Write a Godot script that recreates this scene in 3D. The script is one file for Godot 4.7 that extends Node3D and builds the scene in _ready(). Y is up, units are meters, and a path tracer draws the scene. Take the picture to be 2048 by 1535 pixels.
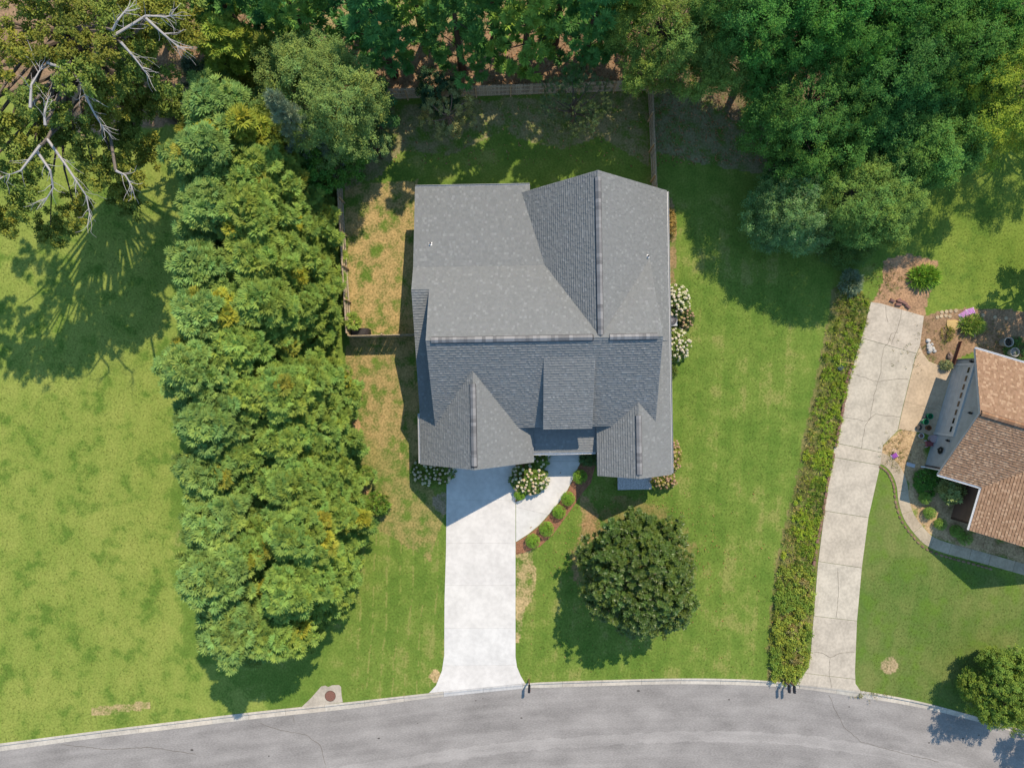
extends Node3D
# A house seen straight down from the air. Plan sheet: 26 units to the metre, origin under the camera at (1024, 767.5).
const HI := 52.5
const FO := 1365.0
const K := HI / FO
const ORD := ["first", "second", "third", "fourth", "fifth", "sixth", "seventh", "eighth", "ninth", "tenth", "eleventh", "twelfth", "thirteenth", "fourteenth"]
var rng := RandomNumberGenerator.new()
var mats := {}
var spray_fan: ArrayMesh
var spray_leaf: ArrayMesh
var spray_big: ArrayMesh
var spray_needle: ArrayMesh
var spray_grass: ArrayMesh
var spray_fine: ArrayMesh


class Mesher:
	var v := PackedVector3Array()
	var n := PackedVector3Array()
	var c := PackedColorArray()
	var uv := PackedVector2Array()
	func tri(a: Vector3, b: Vector3, d: Vector3, out: Vector3, col := Color.WHITE) -> void:
		var nn := (d - a).cross(b - a)
		if nn.dot(out) < 0.0:
			var t := b
			b = d
			d = t
			nn = -nn
		nn = nn.normalized()
		v.push_back(a); v.push_back(b); v.push_back(d)
		n.push_back(nn); n.push_back(nn); n.push_back(nn)
		c.push_back(col); c.push_back(col); c.push_back(col)
	func quad(a: Vector3, b: Vector3, d: Vector3, e: Vector3, out: Vector3, col := Color.WHITE) -> void:
		tri(a, b, d, out, col)
		tri(a, d, e, out, col)
	func box(at: Vector3, size: Vector3, basis := Basis(), col := Color.WHITE) -> void:
		var h := size * 0.5
		for ax in 3:
			for s in [-1.0, 1.0]:
				var o := Vector3.ZERO
				o[ax] = s
				var p := Vector3.ZERO
				var q := Vector3.ZERO
				p[(ax + 1) % 3] = h[(ax + 1) % 3]
				q[(ax + 2) % 3] = h[(ax + 2) % 3]
				var m := o * h
				quad(at + basis * (m - p - q), at + basis * (m + p - q), at + basis * (m + p + q), at + basis * (m - p + q), basis * o, col)
	func prism(poly: PackedVector2Array, y0: float, y1: float, col := Color.WHITE) -> void:
		prism_f(poly, func(_p): return y0, func(_p): return y1, col, col)
	func prism_f(poly: PackedVector2Array, low: Callable, top: Callable, col: Color, side: Color) -> void:
		var ids := Geometry2D.triangulate_polygon(poly)
		for i in range(0, ids.size(), 3):
			var a := poly[ids[i]]
			var b := poly[ids[i + 1]]
			var d := poly[ids[i + 2]]
			tri(Vector3(a.x, top.call(a), a.y), Vector3(b.x, top.call(b), b.y), Vector3(d.x, top.call(d), d.y), Vector3.UP, col)
			tri(Vector3(a.x, low.call(a), a.y), Vector3(b.x, low.call(b), b.y), Vector3(d.x, low.call(d), d.y), Vector3.DOWN, side)
		var cw := Geometry2D.is_polygon_clockwise(poly)
		for i in poly.size():
			var a := poly[i]
			var b := poly[(i + 1) % poly.size()]
			var t := (b - a)
			var o := Vector3(t.y, 0, -t.x) * (1.0 if not cw else -1.0)
			quad(Vector3(a.x, low.call(a), a.y), Vector3(b.x, low.call(b), b.y), Vector3(b.x, top.call(b), b.y), Vector3(a.x, top.call(a), a.y), o, side)
	func tube(pts: Array, radii: Array, sides := 6, col := Color.WHITE) -> void:
		var rings := []
		for i in pts.size():
			var d: Vector3 = (pts[mini(i + 1, pts.size() - 1)] - pts[maxi(i - 1, 0)])
			d = d.normalized() if d.length() > 1e-6 else Vector3.UP
			var x := d.cross(Vector3.RIGHT if absf(d.x) < 0.8 else Vector3.FORWARD).normalized()
			var y := d.cross(x)
			var ring := []
			for k in sides:
				var a := TAU * k / sides
				ring.append(pts[i] + (x * cos(a) + y * sin(a)) * radii[i])
			rings.append(ring)
		for i in pts.size() - 1:
			for k in sides:
				var k2 := (k + 1) % sides
				var mid: Vector3 = (rings[i][k] + rings[i + 1][k2]) * 0.5 - (pts[i] + pts[i + 1]) * 0.5
				quad(rings[i][k], rings[i][k2], rings[i + 1][k2], rings[i + 1][k], mid, col)
		for e in [0, pts.size() - 1]:
			var o: Vector3 = (pts[0] - pts[1]) if e == 0 else (pts[-1] - pts[-2])
			for k in range(1, sides - 1):
				tri(rings[e][0], rings[e][k], rings[e][k + 1], o, col)
	func lathe(at: Vector3, prof: Array, sides := 14, col := Color.WHITE) -> void:   # prof: Vector2(radius, height)
		for i in prof.size() - 1:
			for k in sides:
				var a := TAU * k / sides
				var b := TAU * (k + 1) / sides
				var p: Vector2 = prof[i]
				var q: Vector2 = prof[i + 1]
				var dr := q - p
				var o := Vector3(cos((a + b) / 2) * dr.y, -dr.x, sin((a + b) / 2) * dr.y)
				quad(at + Vector3(cos(a) * p.x, p.y, sin(a) * p.x), at + Vector3(cos(b) * p.x, p.y, sin(b) * p.x), at + Vector3(cos(b) * q.x, q.y, sin(b) * q.x), at + Vector3(cos(a) * q.x, q.y, sin(a) * q.x), o, col)
	func lump(at: Vector3, size: Vector3, rg: RandomNumberGenerator, jitter := 0.15, col := Color.WHITE, lat := 5, lon := 8) -> void:
		var rows := []
		for i in lat + 1:
			var th := PI * i / lat
			var row := []
			for k in lon:
				var ph := TAU * k / lon
				var r := 1.0 + rg.randf_range(-jitter, jitter) if i > 0 and i < lat else 1.0
				row.append(at + Vector3(sin(th) * cos(ph), cos(th), sin(th) * sin(ph)) * size * r)
			rows.append(row)
		for i in lat:
			for k in lon:
				var k2 := (k + 1) % lon
				quad(rows[i][k], rows[i][k2], rows[i + 1][k2], rows[i + 1][k], (rows[i][k] + rows[i + 1][k2]) * 0.5 - at, col)
	func mesh() -> ArrayMesh:
		var a := []
		a.resize(Mesh.ARRAY_MAX)
		a[Mesh.ARRAY_VERTEX] = v
		a[Mesh.ARRAY_NORMAL] = n
		a[Mesh.ARRAY_COLOR] = c
		if uv.size() == v.size():
			a[Mesh.ARRAY_TEX_UV] = uv
		var m := ArrayMesh.new()
		m.add_surface_from_arrays(Mesh.PRIMITIVE_TRIANGLES, a)
		return m


func g(px: float, py: float, y := 0.0) -> Vector3:      # a point of the plan sheet on the ground
	return Vector3((px - 1024.0) * K, y, (py - 767.5) * K)

func g2(px: float, py: float) -> Vector2:
	return Vector2((px - 1024.0) * K, (py - 767.5) * K)

func under(px: float, py: float, h: float) -> Vector3:  # the foot of what stands h high and was surveyed at (px, py) from the air
	var s := (HI - h) / FO
	return Vector3((px - 1024.0) * s, 0, (py - 767.5) * s)

func plan(list: Array) -> PackedVector2Array:
	var p := PackedVector2Array()
	for q in list:
		p.append(g2(q.x, q.y))
	return p

func lin(r: float, gg: float, b: float) -> Color:
	return Color(r, gg, b)

func vary(c: Color, by: float, hue := 0.0) -> Color:
	var k := 1.0 + rng.randf_range(-by, by)
	var w := rng.randf_range(-hue, hue)
	return Color(c.r * k * (1.0 + w), c.g * k, c.b * k * (1.0 - w))

func obj(called: String, mesh: Mesh, m: Material, parent: Node = self, at := Transform3D()) -> MeshInstance3D:
	var o := MeshInstance3D.new()
	o.name = called
	o.mesh = mesh
	o.material_override = m
	parent.add_child(o, true)
	o.transform = at
	numbered(o)
	return o

func numbered(o: Node) -> void:   # leg2 -> leg_001
	var nm := String(o.name)
	var r := RegEx.create_from_string("^(.*[a-z])(\\d+)$").search(nm)
	if r:
		var k := int(r.get_string(2)) - 1
		while o.get_parent().has_node("%s_%03d" % [r.get_string(1), k]):
			k += 1
		o.name = "%s_%03d" % [r.get_string(1), k]

func tag(o: Node, label: String, category: String, group := "") -> Node:
	o.set_meta("label", label)
	o.set_meta("category", category)
	if group:
		o.set_meta("group", group)
	return o

func thing(called: String, label: String, category: String, at := Vector3.ZERO, turn := 0.0, group := "") -> Node3D:
	var o := Node3D.new()
	o.name = called
	add_child(o, true)
	numbered(o)
	o.position = at
	o.rotation.y = turn
	tag(o, label, category, group)
	return o

func setting(called: String) -> Node3D:
	var o := Node3D.new()
	o.name = called
	o.set_meta("kind", "structure")
	add_child(o, true)
	numbered(o)
	return o

func stuff(o: Node) -> Node:
	o.set_meta("kind", "stuff")
	return o

# ------------------------------------------------------------------ materials
func grain(sd: int, freqs: Array, weights: Array, lo: float, hi: float, size := 512) -> ImageTexture:
	var data := []
	for f in freqs:
		var no := FastNoiseLite.new()
		no.seed = sd + data.size()
		no.frequency = f
		no.fractal_octaves = 3
		data.append(no.get_seamless_image(size, size).get_data())
	var out := PackedByteArray()
	out.resize(size * size)
	for i in size * size:
		var s := 0.0
		for k in freqs.size():
			s += weights[k] * data[k][i] / 255.0
		out[i] = int(clampf(lo + (hi - lo) * s, 0, 1) * 255)
	return ImageTexture.create_from_image(Image.create_from_data(size, size, false, Image.FORMAT_L8, out))

func mat(called: String, albedo := Color.WHITE, rough := 0.9, tex: Texture2D = null, scale := 0.2, spec := 0.3) -> StandardMaterial3D:
	var m := StandardMaterial3D.new()
	m.resource_name = called
	m.vertex_color_use_as_albedo = true
	m.albedo_color = albedo.linear_to_srgb()
	m.roughness = rough
	m.metallic_specular = spec
	if tex:
		m.albedo_texture = tex
		m.uv1_triplanar = true
		m.uv1_world_triplanar = true
		m.uv1_scale = Vector3.ONE * scale
	mats[called] = m
	return m

func bumpy(m: StandardMaterial3D, sd: int, freq: float, strength: float) -> void:
	var no := FastNoiseLite.new()
	no.seed = sd
	no.frequency = freq
	no.fractal_octaves = 3
	var im := no.get_seamless_image(512, 512)
	im.convert(Image.FORMAT_RGBA8)
	im.bump_map_to_normal_map(strength)
	m.normal_enabled = true
	m.normal_texture = ImageTexture.create_from_image(im)

func make_materials() -> void:
	var conc := grain(11, [0.006, 0.03, 0.2], [0.4, 0.35, 0.25], 0.86, 1.06)
	var fine := grain(21, [0.05, 0.25], [0.5, 0.5], 0.6, 1.25)
	mat("concrete", Color.WHITE, 0.85, conc, 0.14)
	mat("old_concrete", Color.WHITE, 0.9, grain(15, [0.008, 0.04, 0.22], [0.35, 0.35, 0.3], 0.76, 1.12), 0.16)
	mat("shingle", Color.WHITE, 0.88, fine, 1.6, 0.25)
	mat("paint", Color.WHITE, 0.55, grain(24, [0.01, 0.1], [0.5, 0.5], 0.85, 1.08), 0.3)
	mat("metal", Color.WHITE, 0.4)
	mats.metal.metallic = 0.3
	mat("plastic", Color.WHITE, 0.5)
	mat("cloth", Color.WHITE, 0.8, fine, 0.8)
	mat("wood", Color.WHITE, 0.85, grain(31, [0.02, 0.3], [0.5, 0.5], 0.6, 1.25), 0.7)
	mat("bark", Color.WHITE, 0.9, fine, 1.1)
	mat("stone", Color.WHITE, 0.85, fine, 0.9)
	mat("mulch", Color.WHITE, 0.95, grain(36, [0.04, 0.3], [0.4, 0.6], 0.4, 1.4), 0.5)
	mat("soil", Color.WHITE, 0.95, fine, 0.5)
	mat("glass", Color.WHITE, 0.1, null, 1.0, 0.6)
	for k in [["leaf", 0.55, 0.28], ["gloss_leaf", 0.38, 0.5], ["dry", 0.8, 0.2], ["petal", 0.8, 0.2]]:
		var m := mat(k[0], Color.WHITE, k[1], null, 1.0, k[2])
		m.backlight = Color(0.7, 0.7, 0.7)
		m.backlight_enabled = true

# ------------------------------------------------------------------ leaf sprays, shared by all plants
func leaf_quad(m: Mesher, at: Vector3, dir: Vector3, up: Vector3, l: float, w: float, shade := 1.0) -> void:
	var side := dir.cross(up).normalized() * w * 0.5
	var mid := at + dir * l * 0.5
	var tip := at + dir * l
	var fold := up.normalized() * w * 0.18
	var col := Color(shade, shade, shade)
	m.tri(at, mid + side + fold, tip, up, col)
	m.tri(at, tip, mid - side + fold, up, col)

func rand_unit() -> Vector3:
	var z := rng.randf_range(-1, 1)
	var a := rng.randf_range(0, TAU)
	var r := sqrt(1 - z * z)
	return Vector3(r * cos(a), z, r * sin(a))

func make_sprays() -> void:
	var m := Mesher.new()
	for i in 11:   # flattened fan, grows along +Y
		var a := lerpf(-1.15, 1.15, i / 10.0) + rng.randf_range(-0.1, 0.1)
		var d := Vector3(sin(a), cos(a), rng.randf_range(-0.3, 0.3)).normalized()
		leaf_quad(m, d * 0.04, d, Vector3(rng.randf_range(-0.4, 0.4), 0.2, 1).normalized(), rng.randf_range(0.7, 1.0), 0.2, rng.randf_range(0.85, 1.15))
	spray_fan = m.mesh()
	m = Mesher.new()
	for i in 16:
		var p := rand_unit() * rng.randf_range(0.1, 0.7)
		var d := (rand_unit() + p * 1.2).normalized()
		leaf_quad(m, p, (d * Vector3(1, 0.5, 1)).normalized(), (rand_unit() * 0.6 + Vector3.UP).normalized(), rng.randf_range(0.36, 0.55), 0.26, rng.randf_range(0.8, 1.2))
	spray_leaf = m.mesh()
	m = Mesher.new()
	for i in 9:   # rosette of broad leaves round +Y
		var a := TAU * i / 9.0 + rng.randf_range(-0.2, 0.2)
		var d := Vector3(cos(a), rng.randf_range(0.1, 0.9), sin(a)).normalized()
		leaf_quad(m, d * 0.08, d, (Vector3.UP + Vector3(cos(a), 0, sin(a)) * -0.4).normalized(), rng.randf_range(0.75, 1.0), 0.36, rng.randf_range(0.85, 1.15))
	spray_big = m.mesh()
	m = Mesher.new()
	for i in 22:   # bottle-brush of needles along +Y
		var a := rng.randf_range(0, TAU)
		var d := Vector3(cos(a), 0.9, sin(a)).normalized()
		leaf_quad(m, Vector3(0, i / 22.0 * 0.7, 0), d, rand_unit(), 0.4, 0.06, rng.randf_range(0.85, 1.15))
	spray_needle = m.mesh()
	m = Mesher.new()
	for i in 9:
		var a := rng.randf_range(0, TAU)
		var d := Vector3(cos(a), rng.randf_range(0.5, 2.0), sin(a)).normalized()
		leaf_quad(m, Vector3(cos(a), 0, sin(a)) * 0.15, d, Vector3(-cos(a), 1, -sin(a)).normalized(), rng.randf_range(0.6, 1.0), 0.12, rng.randf_range(0.85, 1.15))
	spray_grass = m.mesh()
	m = Mesher.new()
	for i in 26:
		var p := rand_unit() * rng.randf_range(0.2, 0.9)
		leaf_quad(m, p, ((rand_unit() + p) * Vector3(1, 0.5, 1)).normalized(), (rand_unit() * 0.6 + Vector3.UP).normalized(), rng.randf_range(0.24, 0.38), 0.16, rng.randf_range(0.8, 1.2))
	spray_fine = m.mesh()

var xs: Array[Transform3D] = []
var cs: Array[Color] = []
var fans := false

func aim(d: Vector3, s: float) -> Basis:
	var y := d.normalized()
	var x := y.cross(Vector3(0.31, 0.2, 0.93) if absf(y.z) < 0.9 else Vector3.RIGHT).normalized()
	return Basis(x, y, x.cross(y)).rotated(y, rng.randf_range(0, TAU)).scaled(Vector3.ONE * s)

func clump(at: Vector3, dir: Vector3, r: float, count: int, size: float, col: Color, spread := 0.9, flat := 1.0) -> void:
	for i in count:
		var d := (dir.normalized() + rand_unit() * spread).normalized()
		var p := rand_unit() * r * sqrt(rng.randf())
		p.y *= flat
		var s := size * rng.randf_range(0.75, 1.25)
		if fans:   # flat sprays that reach out all round the tip, their faces to the light
			var a := rng.randf() * TAU
			d = (Vector3(cos(a) * 0.5, rng.randf_range(-0.25, 0.5), sin(a) * 0.5) + Vector3(p.x, 0, p.z) / r * 1.2 + dir.normalized() * 0.3).normalized()
			var z := (Vector3.UP + rand_unit() * 0.45)
			z = (z - d * z.dot(d)).normalized()
			xs.append(Transform3D(Basis(d.cross(z), d, z).scaled(Vector3.ONE * s), at + p))
		else:
			xs.append(Transform3D(aim(Vector3.UP + d * 0.75, s), at + p))
		cs.append(vary(col, 0.22, 0.12))

func foliage(parent: Node, called: String, mesh: Mesh, m: Material) -> MultiMeshInstance3D:
	var mm := MultiMesh.new()
	mm.transform_format = MultiMesh.TRANSFORM_3D
	mm.use_colors = true
	mm.mesh = mesh
	mm.instance_count = xs.size()
	for i in xs.size():
		mm.set_instance_transform(i, xs[i])
		mm.set_instance_color(i, cs[i])
	var o := MultiMeshInstance3D.new()
	o.name = called
	o.multimesh = mm
	o.material_override = m
	stuff(o)
	parent.add_child(o, true)
	numbered(o)
	xs.clear()
	cs.clear()
	return o

# ------------------------------------------------------------------ trees
func limb(m: Mesher, a: Vector3, b: Vector3, r0: float, r1: float, col: Color, sag := 0.0) -> void:
	var pts := []
	var rr := []
	var off := rand_unit() * (b - a).length() * 0.07
	for i in 5:
		var t := i / 4.0
		pts.append(a.lerp(b, t) + off * sin(t * PI) + Vector3(0, sag * sin(t * PI), 0))
		rr.append(lerpf(r0, r1, t))
	m.tube(pts, rr, 6, col)

func cone_tree(called: String, label: String, group: String, base: Vector3, h: float, r: float, clumps: int, per: int, size: float, col: Color, sharp := 0.62, t0 := 0.06, odd: Array = [], mesh: Mesh = null, lean := 0.45, cr := 0.34) -> Node3D:
	var o := thing(called, label, "tree", base, 0, group)
	var m := Mesher.new()
	m.tube([Vector3(0, -0.2, 0), Vector3(0, h * 0.3, 0), Vector3(0.05, h * 0.7, 0.04), Vector3(0, h * 0.96, 0)], [0.22 + h * 0.008, 0.16 + h * 0.004, 0.09, 0.02], 8, Color(0.10, 0.07, 0.05))
	var lob := rng.randf_range(0, TAU)
	var tw := rng.randf_range(0, TAU)
	fans = mesh == null or mesh == spray_fan
	for i in clumps:
		var t := t0 + (1.0 - t0) * pow((i + rng.randf()) / clumps, 1.15)
		var a := tw + i * 2.39996 + rng.randf_range(-0.3, 0.3)
		var rr := r * pow(maxf(1.0 - t, 0.0), sharp) * minf(1.0, 0.55 + t * 3.0) * rng.randf_range(0.6, 1.14) * (1.0 + 0.16 * sin(a * 3.0 + lob + t * 5.0))
		var p := Vector3(cos(a) * rr, t * h + (rng.randf_range(-0.5, 0.7) if t < 0.9 else 0.0), sin(a) * rr)
		var dir := Vector3(cos(a), lean + t * 1.3, sin(a))
		var cc := vary(col, 0.14, 0.08)
		if odd.size() and rng.randf() < 0.045:
			cc = vary(odd[rng.randi() % odd.size()], 0.2)
		clump(p, dir, cr * rng.randf_range(0.8, 1.2), per, size, cc, 0.85, 0.6)
		if i % 2 == 0:
			clump(p * Vector3(0.6, 0.97, 0.6), dir, 0.5, per / 3, size, cc, 1.2)
		if i % 4 == 0 and rr > 0.6:
			limb(m, Vector3(0, maxf(t * h - rr * 0.45, 0.3), 0), p, 0.05, 0.015, Color(0.10, 0.075, 0.055))
	fans = false
	obj("trunk", m.mesh(), mats.bark, o)
	foliage(o, "crown", mesh if mesh else spray_fan, mats.leaf)
	return o

func round_tree(called: String, label: String, group: String, base: Vector3, h: float, r: float, ry: float, lobes: int, per: int, size: float, col: Color, mesh: Mesh = null, leafmat := "leaf", fill := 1.0, bark := Color(0.14, 0.11, 0.085), lobe_r := 0.33) -> Node3D:
	var o := thing(called, label, "tree", base, 0, group)
	var m := Mesher.new()
	var cy := h - ry
	m.tube([Vector3(0, -0.2, 0), Vector3(0.08, cy * 0.4, 0.05), Vector3(0.0, cy * 0.85, -0.05), Vector3(0.1, cy + ry * 0.4, 0)], [0.13 + h * 0.016, 0.1 + h * 0.012, 0.07 + h * 0.008, 0.04], 8, bark)
	var tw := rng.randf_range(0, TAU)
	for i in lobes:
		var u := 1.0 - 1.72 * (i + 0.5) / lobes
		var a := tw + i * 2.39996 + rng.randf_range(-0.35, 0.35)
		var s := sqrt(1.0 - u * u)
		var d := Vector3(cos(a) * s, u, sin(a) * s)
		var k := rng.randf_range(0.6, 0.94) * (1.0 + 0.07 * sin(a * 2.0 + tw) + 0.06 * sin(a * 3.0 + tw * 2.0))
		var p := Vector3(d.x * r, d.y * ry, d.z * r) * k + Vector3(0, cy, 0)
		var lr := r * lobe_r * rng.randf_range(0.75, 1.25)
		var cc := vary(col, 0.15, 0.12)
		for j in per:
			var q := rand_unit()
			q = (q + d * 0.55).normalized()
			q.y = maxf(q.y, -0.3)
			clump(p + q * lr * rng.randf_range(0.6, 1.05), q + d * 0.5, 0.12 * size + 0.1, 3, size, cc, 0.8)
		if i % 2 == 0:
			limb(m, Vector3(0, cy * rng.randf_range(0.55, 0.9), 0), p, 0.04 + h * 0.005, 0.02, bark)
	obj("trunk", m.mesh(), mats.bark, o)
	foliage(o, "crown", mesh if mesh else spray_leaf, mats[leafmat])
	return o

# ------------------------------------------------------------------ roofs
func tab_grey() -> Color:
	var x := rng.randf()
	var k := 0.238 + rng.randf_range(-0.012, 0.012)
	if x < 0.09:
		k = 0.275 + rng.randf_range(-0.015, 0.02)
	elif x < 0.22:
		k = 0.222
	return Color(k * 0.96, k * 1.025, k * 1.045)

func tab_tan() -> Color:
	var x := rng.randf()
	var c := Color(0.355, 0.23, 0.15)
	if x < 0.2:
		c = Color(0.455, 0.315, 0.21)
	elif x < 0.45:
		c = Color(0.31, 0.197, 0.125)
	return vary(c, 0.05)

func roof_slope(parent: Node, poly: Array, p0: Vector2, h0: float, dir: Vector2, slope: float, tan_style := false, edge := Color(0.5, 0.51, 0.52)) -> void:
	var ply := PackedVector2Array(poly)
	var hf := func(p: Vector2): return h0 - slope * (p - p0).dot(dir)
	var dm := Mesher.new()
	dm.prism_f(ply, func(p): return hf.call(p) - 0.2, hf, Color(0.2, 0.2, 0.21), edge)
	var deck := obj("roof_slope", dm.mesh(), mats.paint, parent)
	var U := Vector2(-dir.y, dir.x)
	var k := sqrt(1.0 + slope * slope)
	var flat := PackedVector2Array()
	var lo := Vector2(INF, INF)
	var hi := Vector2(-INF, -INF)
	for p in ply:
		var q := Vector2(p.dot(U), (p - p0).dot(dir) * k)
		flat.append(q)
		lo = lo.min(q)
		hi = hi.max(q)
	var base := dir * p0.dot(dir)
	var at := func(q: Vector2, lift: float): 
		var w: Vector2 = U * q.x + base + dir * (q.y / k)
		return Vector3(w.x, h0 - slope * q.y / k + lift * k, w.y)
	var m := Mesher.new()
	var out3 := Vector3(dir.x, 0.0, dir.y)
	var step := 0.188
	var b1 := hi.y
	while b1 > lo.y:
		var b0 := b1 - step
		var a := lo.x - rng.randf_range(0.0, 0.3)
		while a < hi.x:
			var w := rng.randf_range(0.11, 0.2)
			var t := 0.028 if rng.randf() < 0.5 else 0.046
			var col := tab_tan() if tan_style else tab_grey()
			var r := PackedVector2Array([Vector2(a, b0), Vector2(a + w, b0), Vector2(a + w, b1), Vector2(a, b1)])
			var inside := true
			for q in r:
				if not Geometry2D.is_point_in_polygon(q, flat):
					inside = false
			if inside:
				var A: Vector3 = at.call(r[0], 0.004)
				var B: Vector3 = at.call(r[1], 0.004)
				var C: Vector3 = at.call(r[2], t)
				var D: Vector3 = at.call(r[3], t)
				m.quad(A, B, C, D, Vector3.UP, col)
				m.quad(C, D, at.call(r[3], 0.0), at.call(r[2], 0.0), out3, col * 0.35)  # dark cut edge, its colour deepened to paint in the course shadow line
			else:
				for piece in Geometry2D.intersect_polygons(r, flat):
					var ids := Geometry2D.triangulate_polygon(piece)
					for i in range(0, ids.size(), 3):
						var tri := []
						for j in 3:
							var q: Vector2 = piece[ids[i + j]]
							tri.append(at.call(q, lerpf(0.004, t, clampf((q.y - b0) / step, 0, 1))))
						m.tri(tri[0], tri[1], tri[2], Vector3.UP, col)
			a += w
		b1 -= step
	stuff(obj("shingles", m.mesh(), mats.shingle, deck))

var cap_meshes := {}
func ridge(parent: Node, a: Vector3, b: Vector3, sl: float, sr: float, tan_style := false) -> void:
	var z := (b - a).normalized()
	var x := Vector3.UP.cross(z).normalized()
	var y := z.cross(x)
	var w := 0.165
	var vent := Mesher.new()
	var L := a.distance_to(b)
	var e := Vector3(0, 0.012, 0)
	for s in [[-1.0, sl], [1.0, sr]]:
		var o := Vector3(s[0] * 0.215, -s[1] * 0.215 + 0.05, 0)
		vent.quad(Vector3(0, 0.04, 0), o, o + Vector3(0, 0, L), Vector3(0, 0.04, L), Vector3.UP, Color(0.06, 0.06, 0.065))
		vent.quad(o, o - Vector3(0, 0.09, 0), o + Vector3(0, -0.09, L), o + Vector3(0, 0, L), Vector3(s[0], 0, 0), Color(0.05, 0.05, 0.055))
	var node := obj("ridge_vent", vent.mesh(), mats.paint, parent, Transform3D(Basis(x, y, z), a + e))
	var key := "%.2f %.2f %s" % [sl, sr, tan_style]
	if not cap_meshes.has(key):
		var list := []
		for i in 5:
			var m := Mesher.new()
			var col: Color = [Color(0.42, 0.27, 0.17), Color(0.34, 0.2, 0.12), Color(0.3, 0.17, 0.1), Color(0.37, 0.23, 0.14), Color(0.33, 0.2, 0.12)][i] if tan_style else [Color(0.235, 0.238, 0.245), Color(0.27, 0.273, 0.28), Color(0.19, 0.193, 0.2), Color(0.32, 0.323, 0.33), Color(0.25, 0.253, 0.26)][i]
			var len := 0.33
			var top := [Vector3(0, 0.115, 0), Vector3(0, 0.10, len)]
			for s in [[-1.0, sl], [1.0, sr]]:
				var o0 := Vector3(s[0] * (w + 0.012), -s[1] * w + 0.11, 0)
				var o1 := o0 + Vector3(0, -0.015, len)
				m.quad(top[0], o0, o1, top[1], Vector3.UP, col)
				m.quad(o0, o0 - Vector3(0, 0.05, 0), o1 - Vector3(0, 0.05, 0), o1, Vector3(s[0], 0, 0), col)
				m.quad(top[0], o0, o0 - Vector3(0, 0.02, 0), top[0] - Vector3(0, 0.02, 0), Vector3(0, 0, -1), col)
			list.append(m.mesh())
		cap_meshes[key] = list
	var p := 0.0
	while p < L - 0.2:
		obj("ridge_shingle", cap_meshes[key][rng.randi() % 5], mats.shingle, node, Transform3D(Basis(), Vector3(0, 0, p)))
		p += 0.235

func wall(parent: Node, pts: Array, col: Color, called := "wall", thick := 0.16) -> void:   # pts: upright polygon, extruded inwards (away from the out vector given by winding a->b)
	var m := Mesher.new()
	var a: Vector3 = pts[0]
	var b: Vector3 = pts[1]
	var u := Vector3(b.x - a.x, 0, b.z - a.z).normalized()
	var nrm := Vector3(-u.z, 0, u.x)
	var flat := PackedVector2Array()
	for p in pts:
		flat.append(Vector2((p - a).dot(u), p.y))
	for i in Geometry2D.triangulate_polygon(flat).size() / 3:
		var ids := Geometry2D.triangulate_polygon(flat)
		var A: Vector3 = pts[ids[i * 3]]
		var B: Vector3 = pts[ids[i * 3 + 1]]
		var C: Vector3 = pts[ids[i * 3 + 2]]
		m.tri(A, B, C, nrm, col)
		m.tri(A - nrm * thick, B - nrm * thick, C - nrm * thick, -nrm, col)
	for i in pts.size():
		var p: Vector3 = pts[i]
		var q: Vector3 = pts[(i + 1) % pts.size()]
		m.quad(p, q, q - nrm * thick, p - nrm * thick, Vector3.UP, col)
	obj(called, m.mesh(), mats.paint, parent)

func gutter(parent: Node, a: Vector3, b: Vector3, col := Color(0.72, 0.72, 0.72)) -> void:
	var m := Mesher.new()
	var u := (b - a).normalized()
	var s := Vector3(-u.z, 0, u.x)
	var prof := [[0.0, 0.0], [0.0, -0.11], [0.1, -0.11], [0.13, 0.0], [0.115, 0.0], [0.095, -0.095], [0.015, -0.095], [0.015, 0.0]]
	for i in prof.size():
		var p = prof[i]
		var q = prof[(i + 1) % prof.size()]
		var P: Vector3 = s * float(p[0]) + Vector3(0, p[1], 0)
		var Q: Vector3 = s * float(q[0]) + Vector3(0, q[1], 0)
		m.quad(a + P, a + Q, b + Q, b + P, (Q - P).cross(u), col)
	obj("gutter", m.mesh(), mats.metal, parent)

func window(parent: Node, at: Vector3, turn: float, w: float, h: float) -> void:
	var m := Mesher.new()
	for s in [-1.0, 1.0]:
		m.box(Vector3(s * w / 2, 0, 0.03), Vector3(0.1, h + 0.1, 0.06), Basis(), Color(0.7, 0.7, 0.69))
		m.box(Vector3(0, s * h / 2, 0.032), Vector3(w - 0.1, 0.1, 0.06), Basis(), Color(0.7, 0.7, 0.69))
	m.box(Vector3(0, 0, 0.025), Vector3(w - 0.1, 0.05, 0.03), Basis(), Color(0.7, 0.7, 0.69))
	var o := obj("window", m.mesh(), mats.paint, parent, Transform3D(Basis(Vector3.UP, turn), at))
	var p := Mesher.new()
	p.box(Vector3(0, 0, 0.012), Vector3(w - 0.1, h - 0.1, 0.012), Basis(), Color(0.03, 0.035, 0.04))
	obj("pane", p.mesh(), mats.glass, o)

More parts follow.
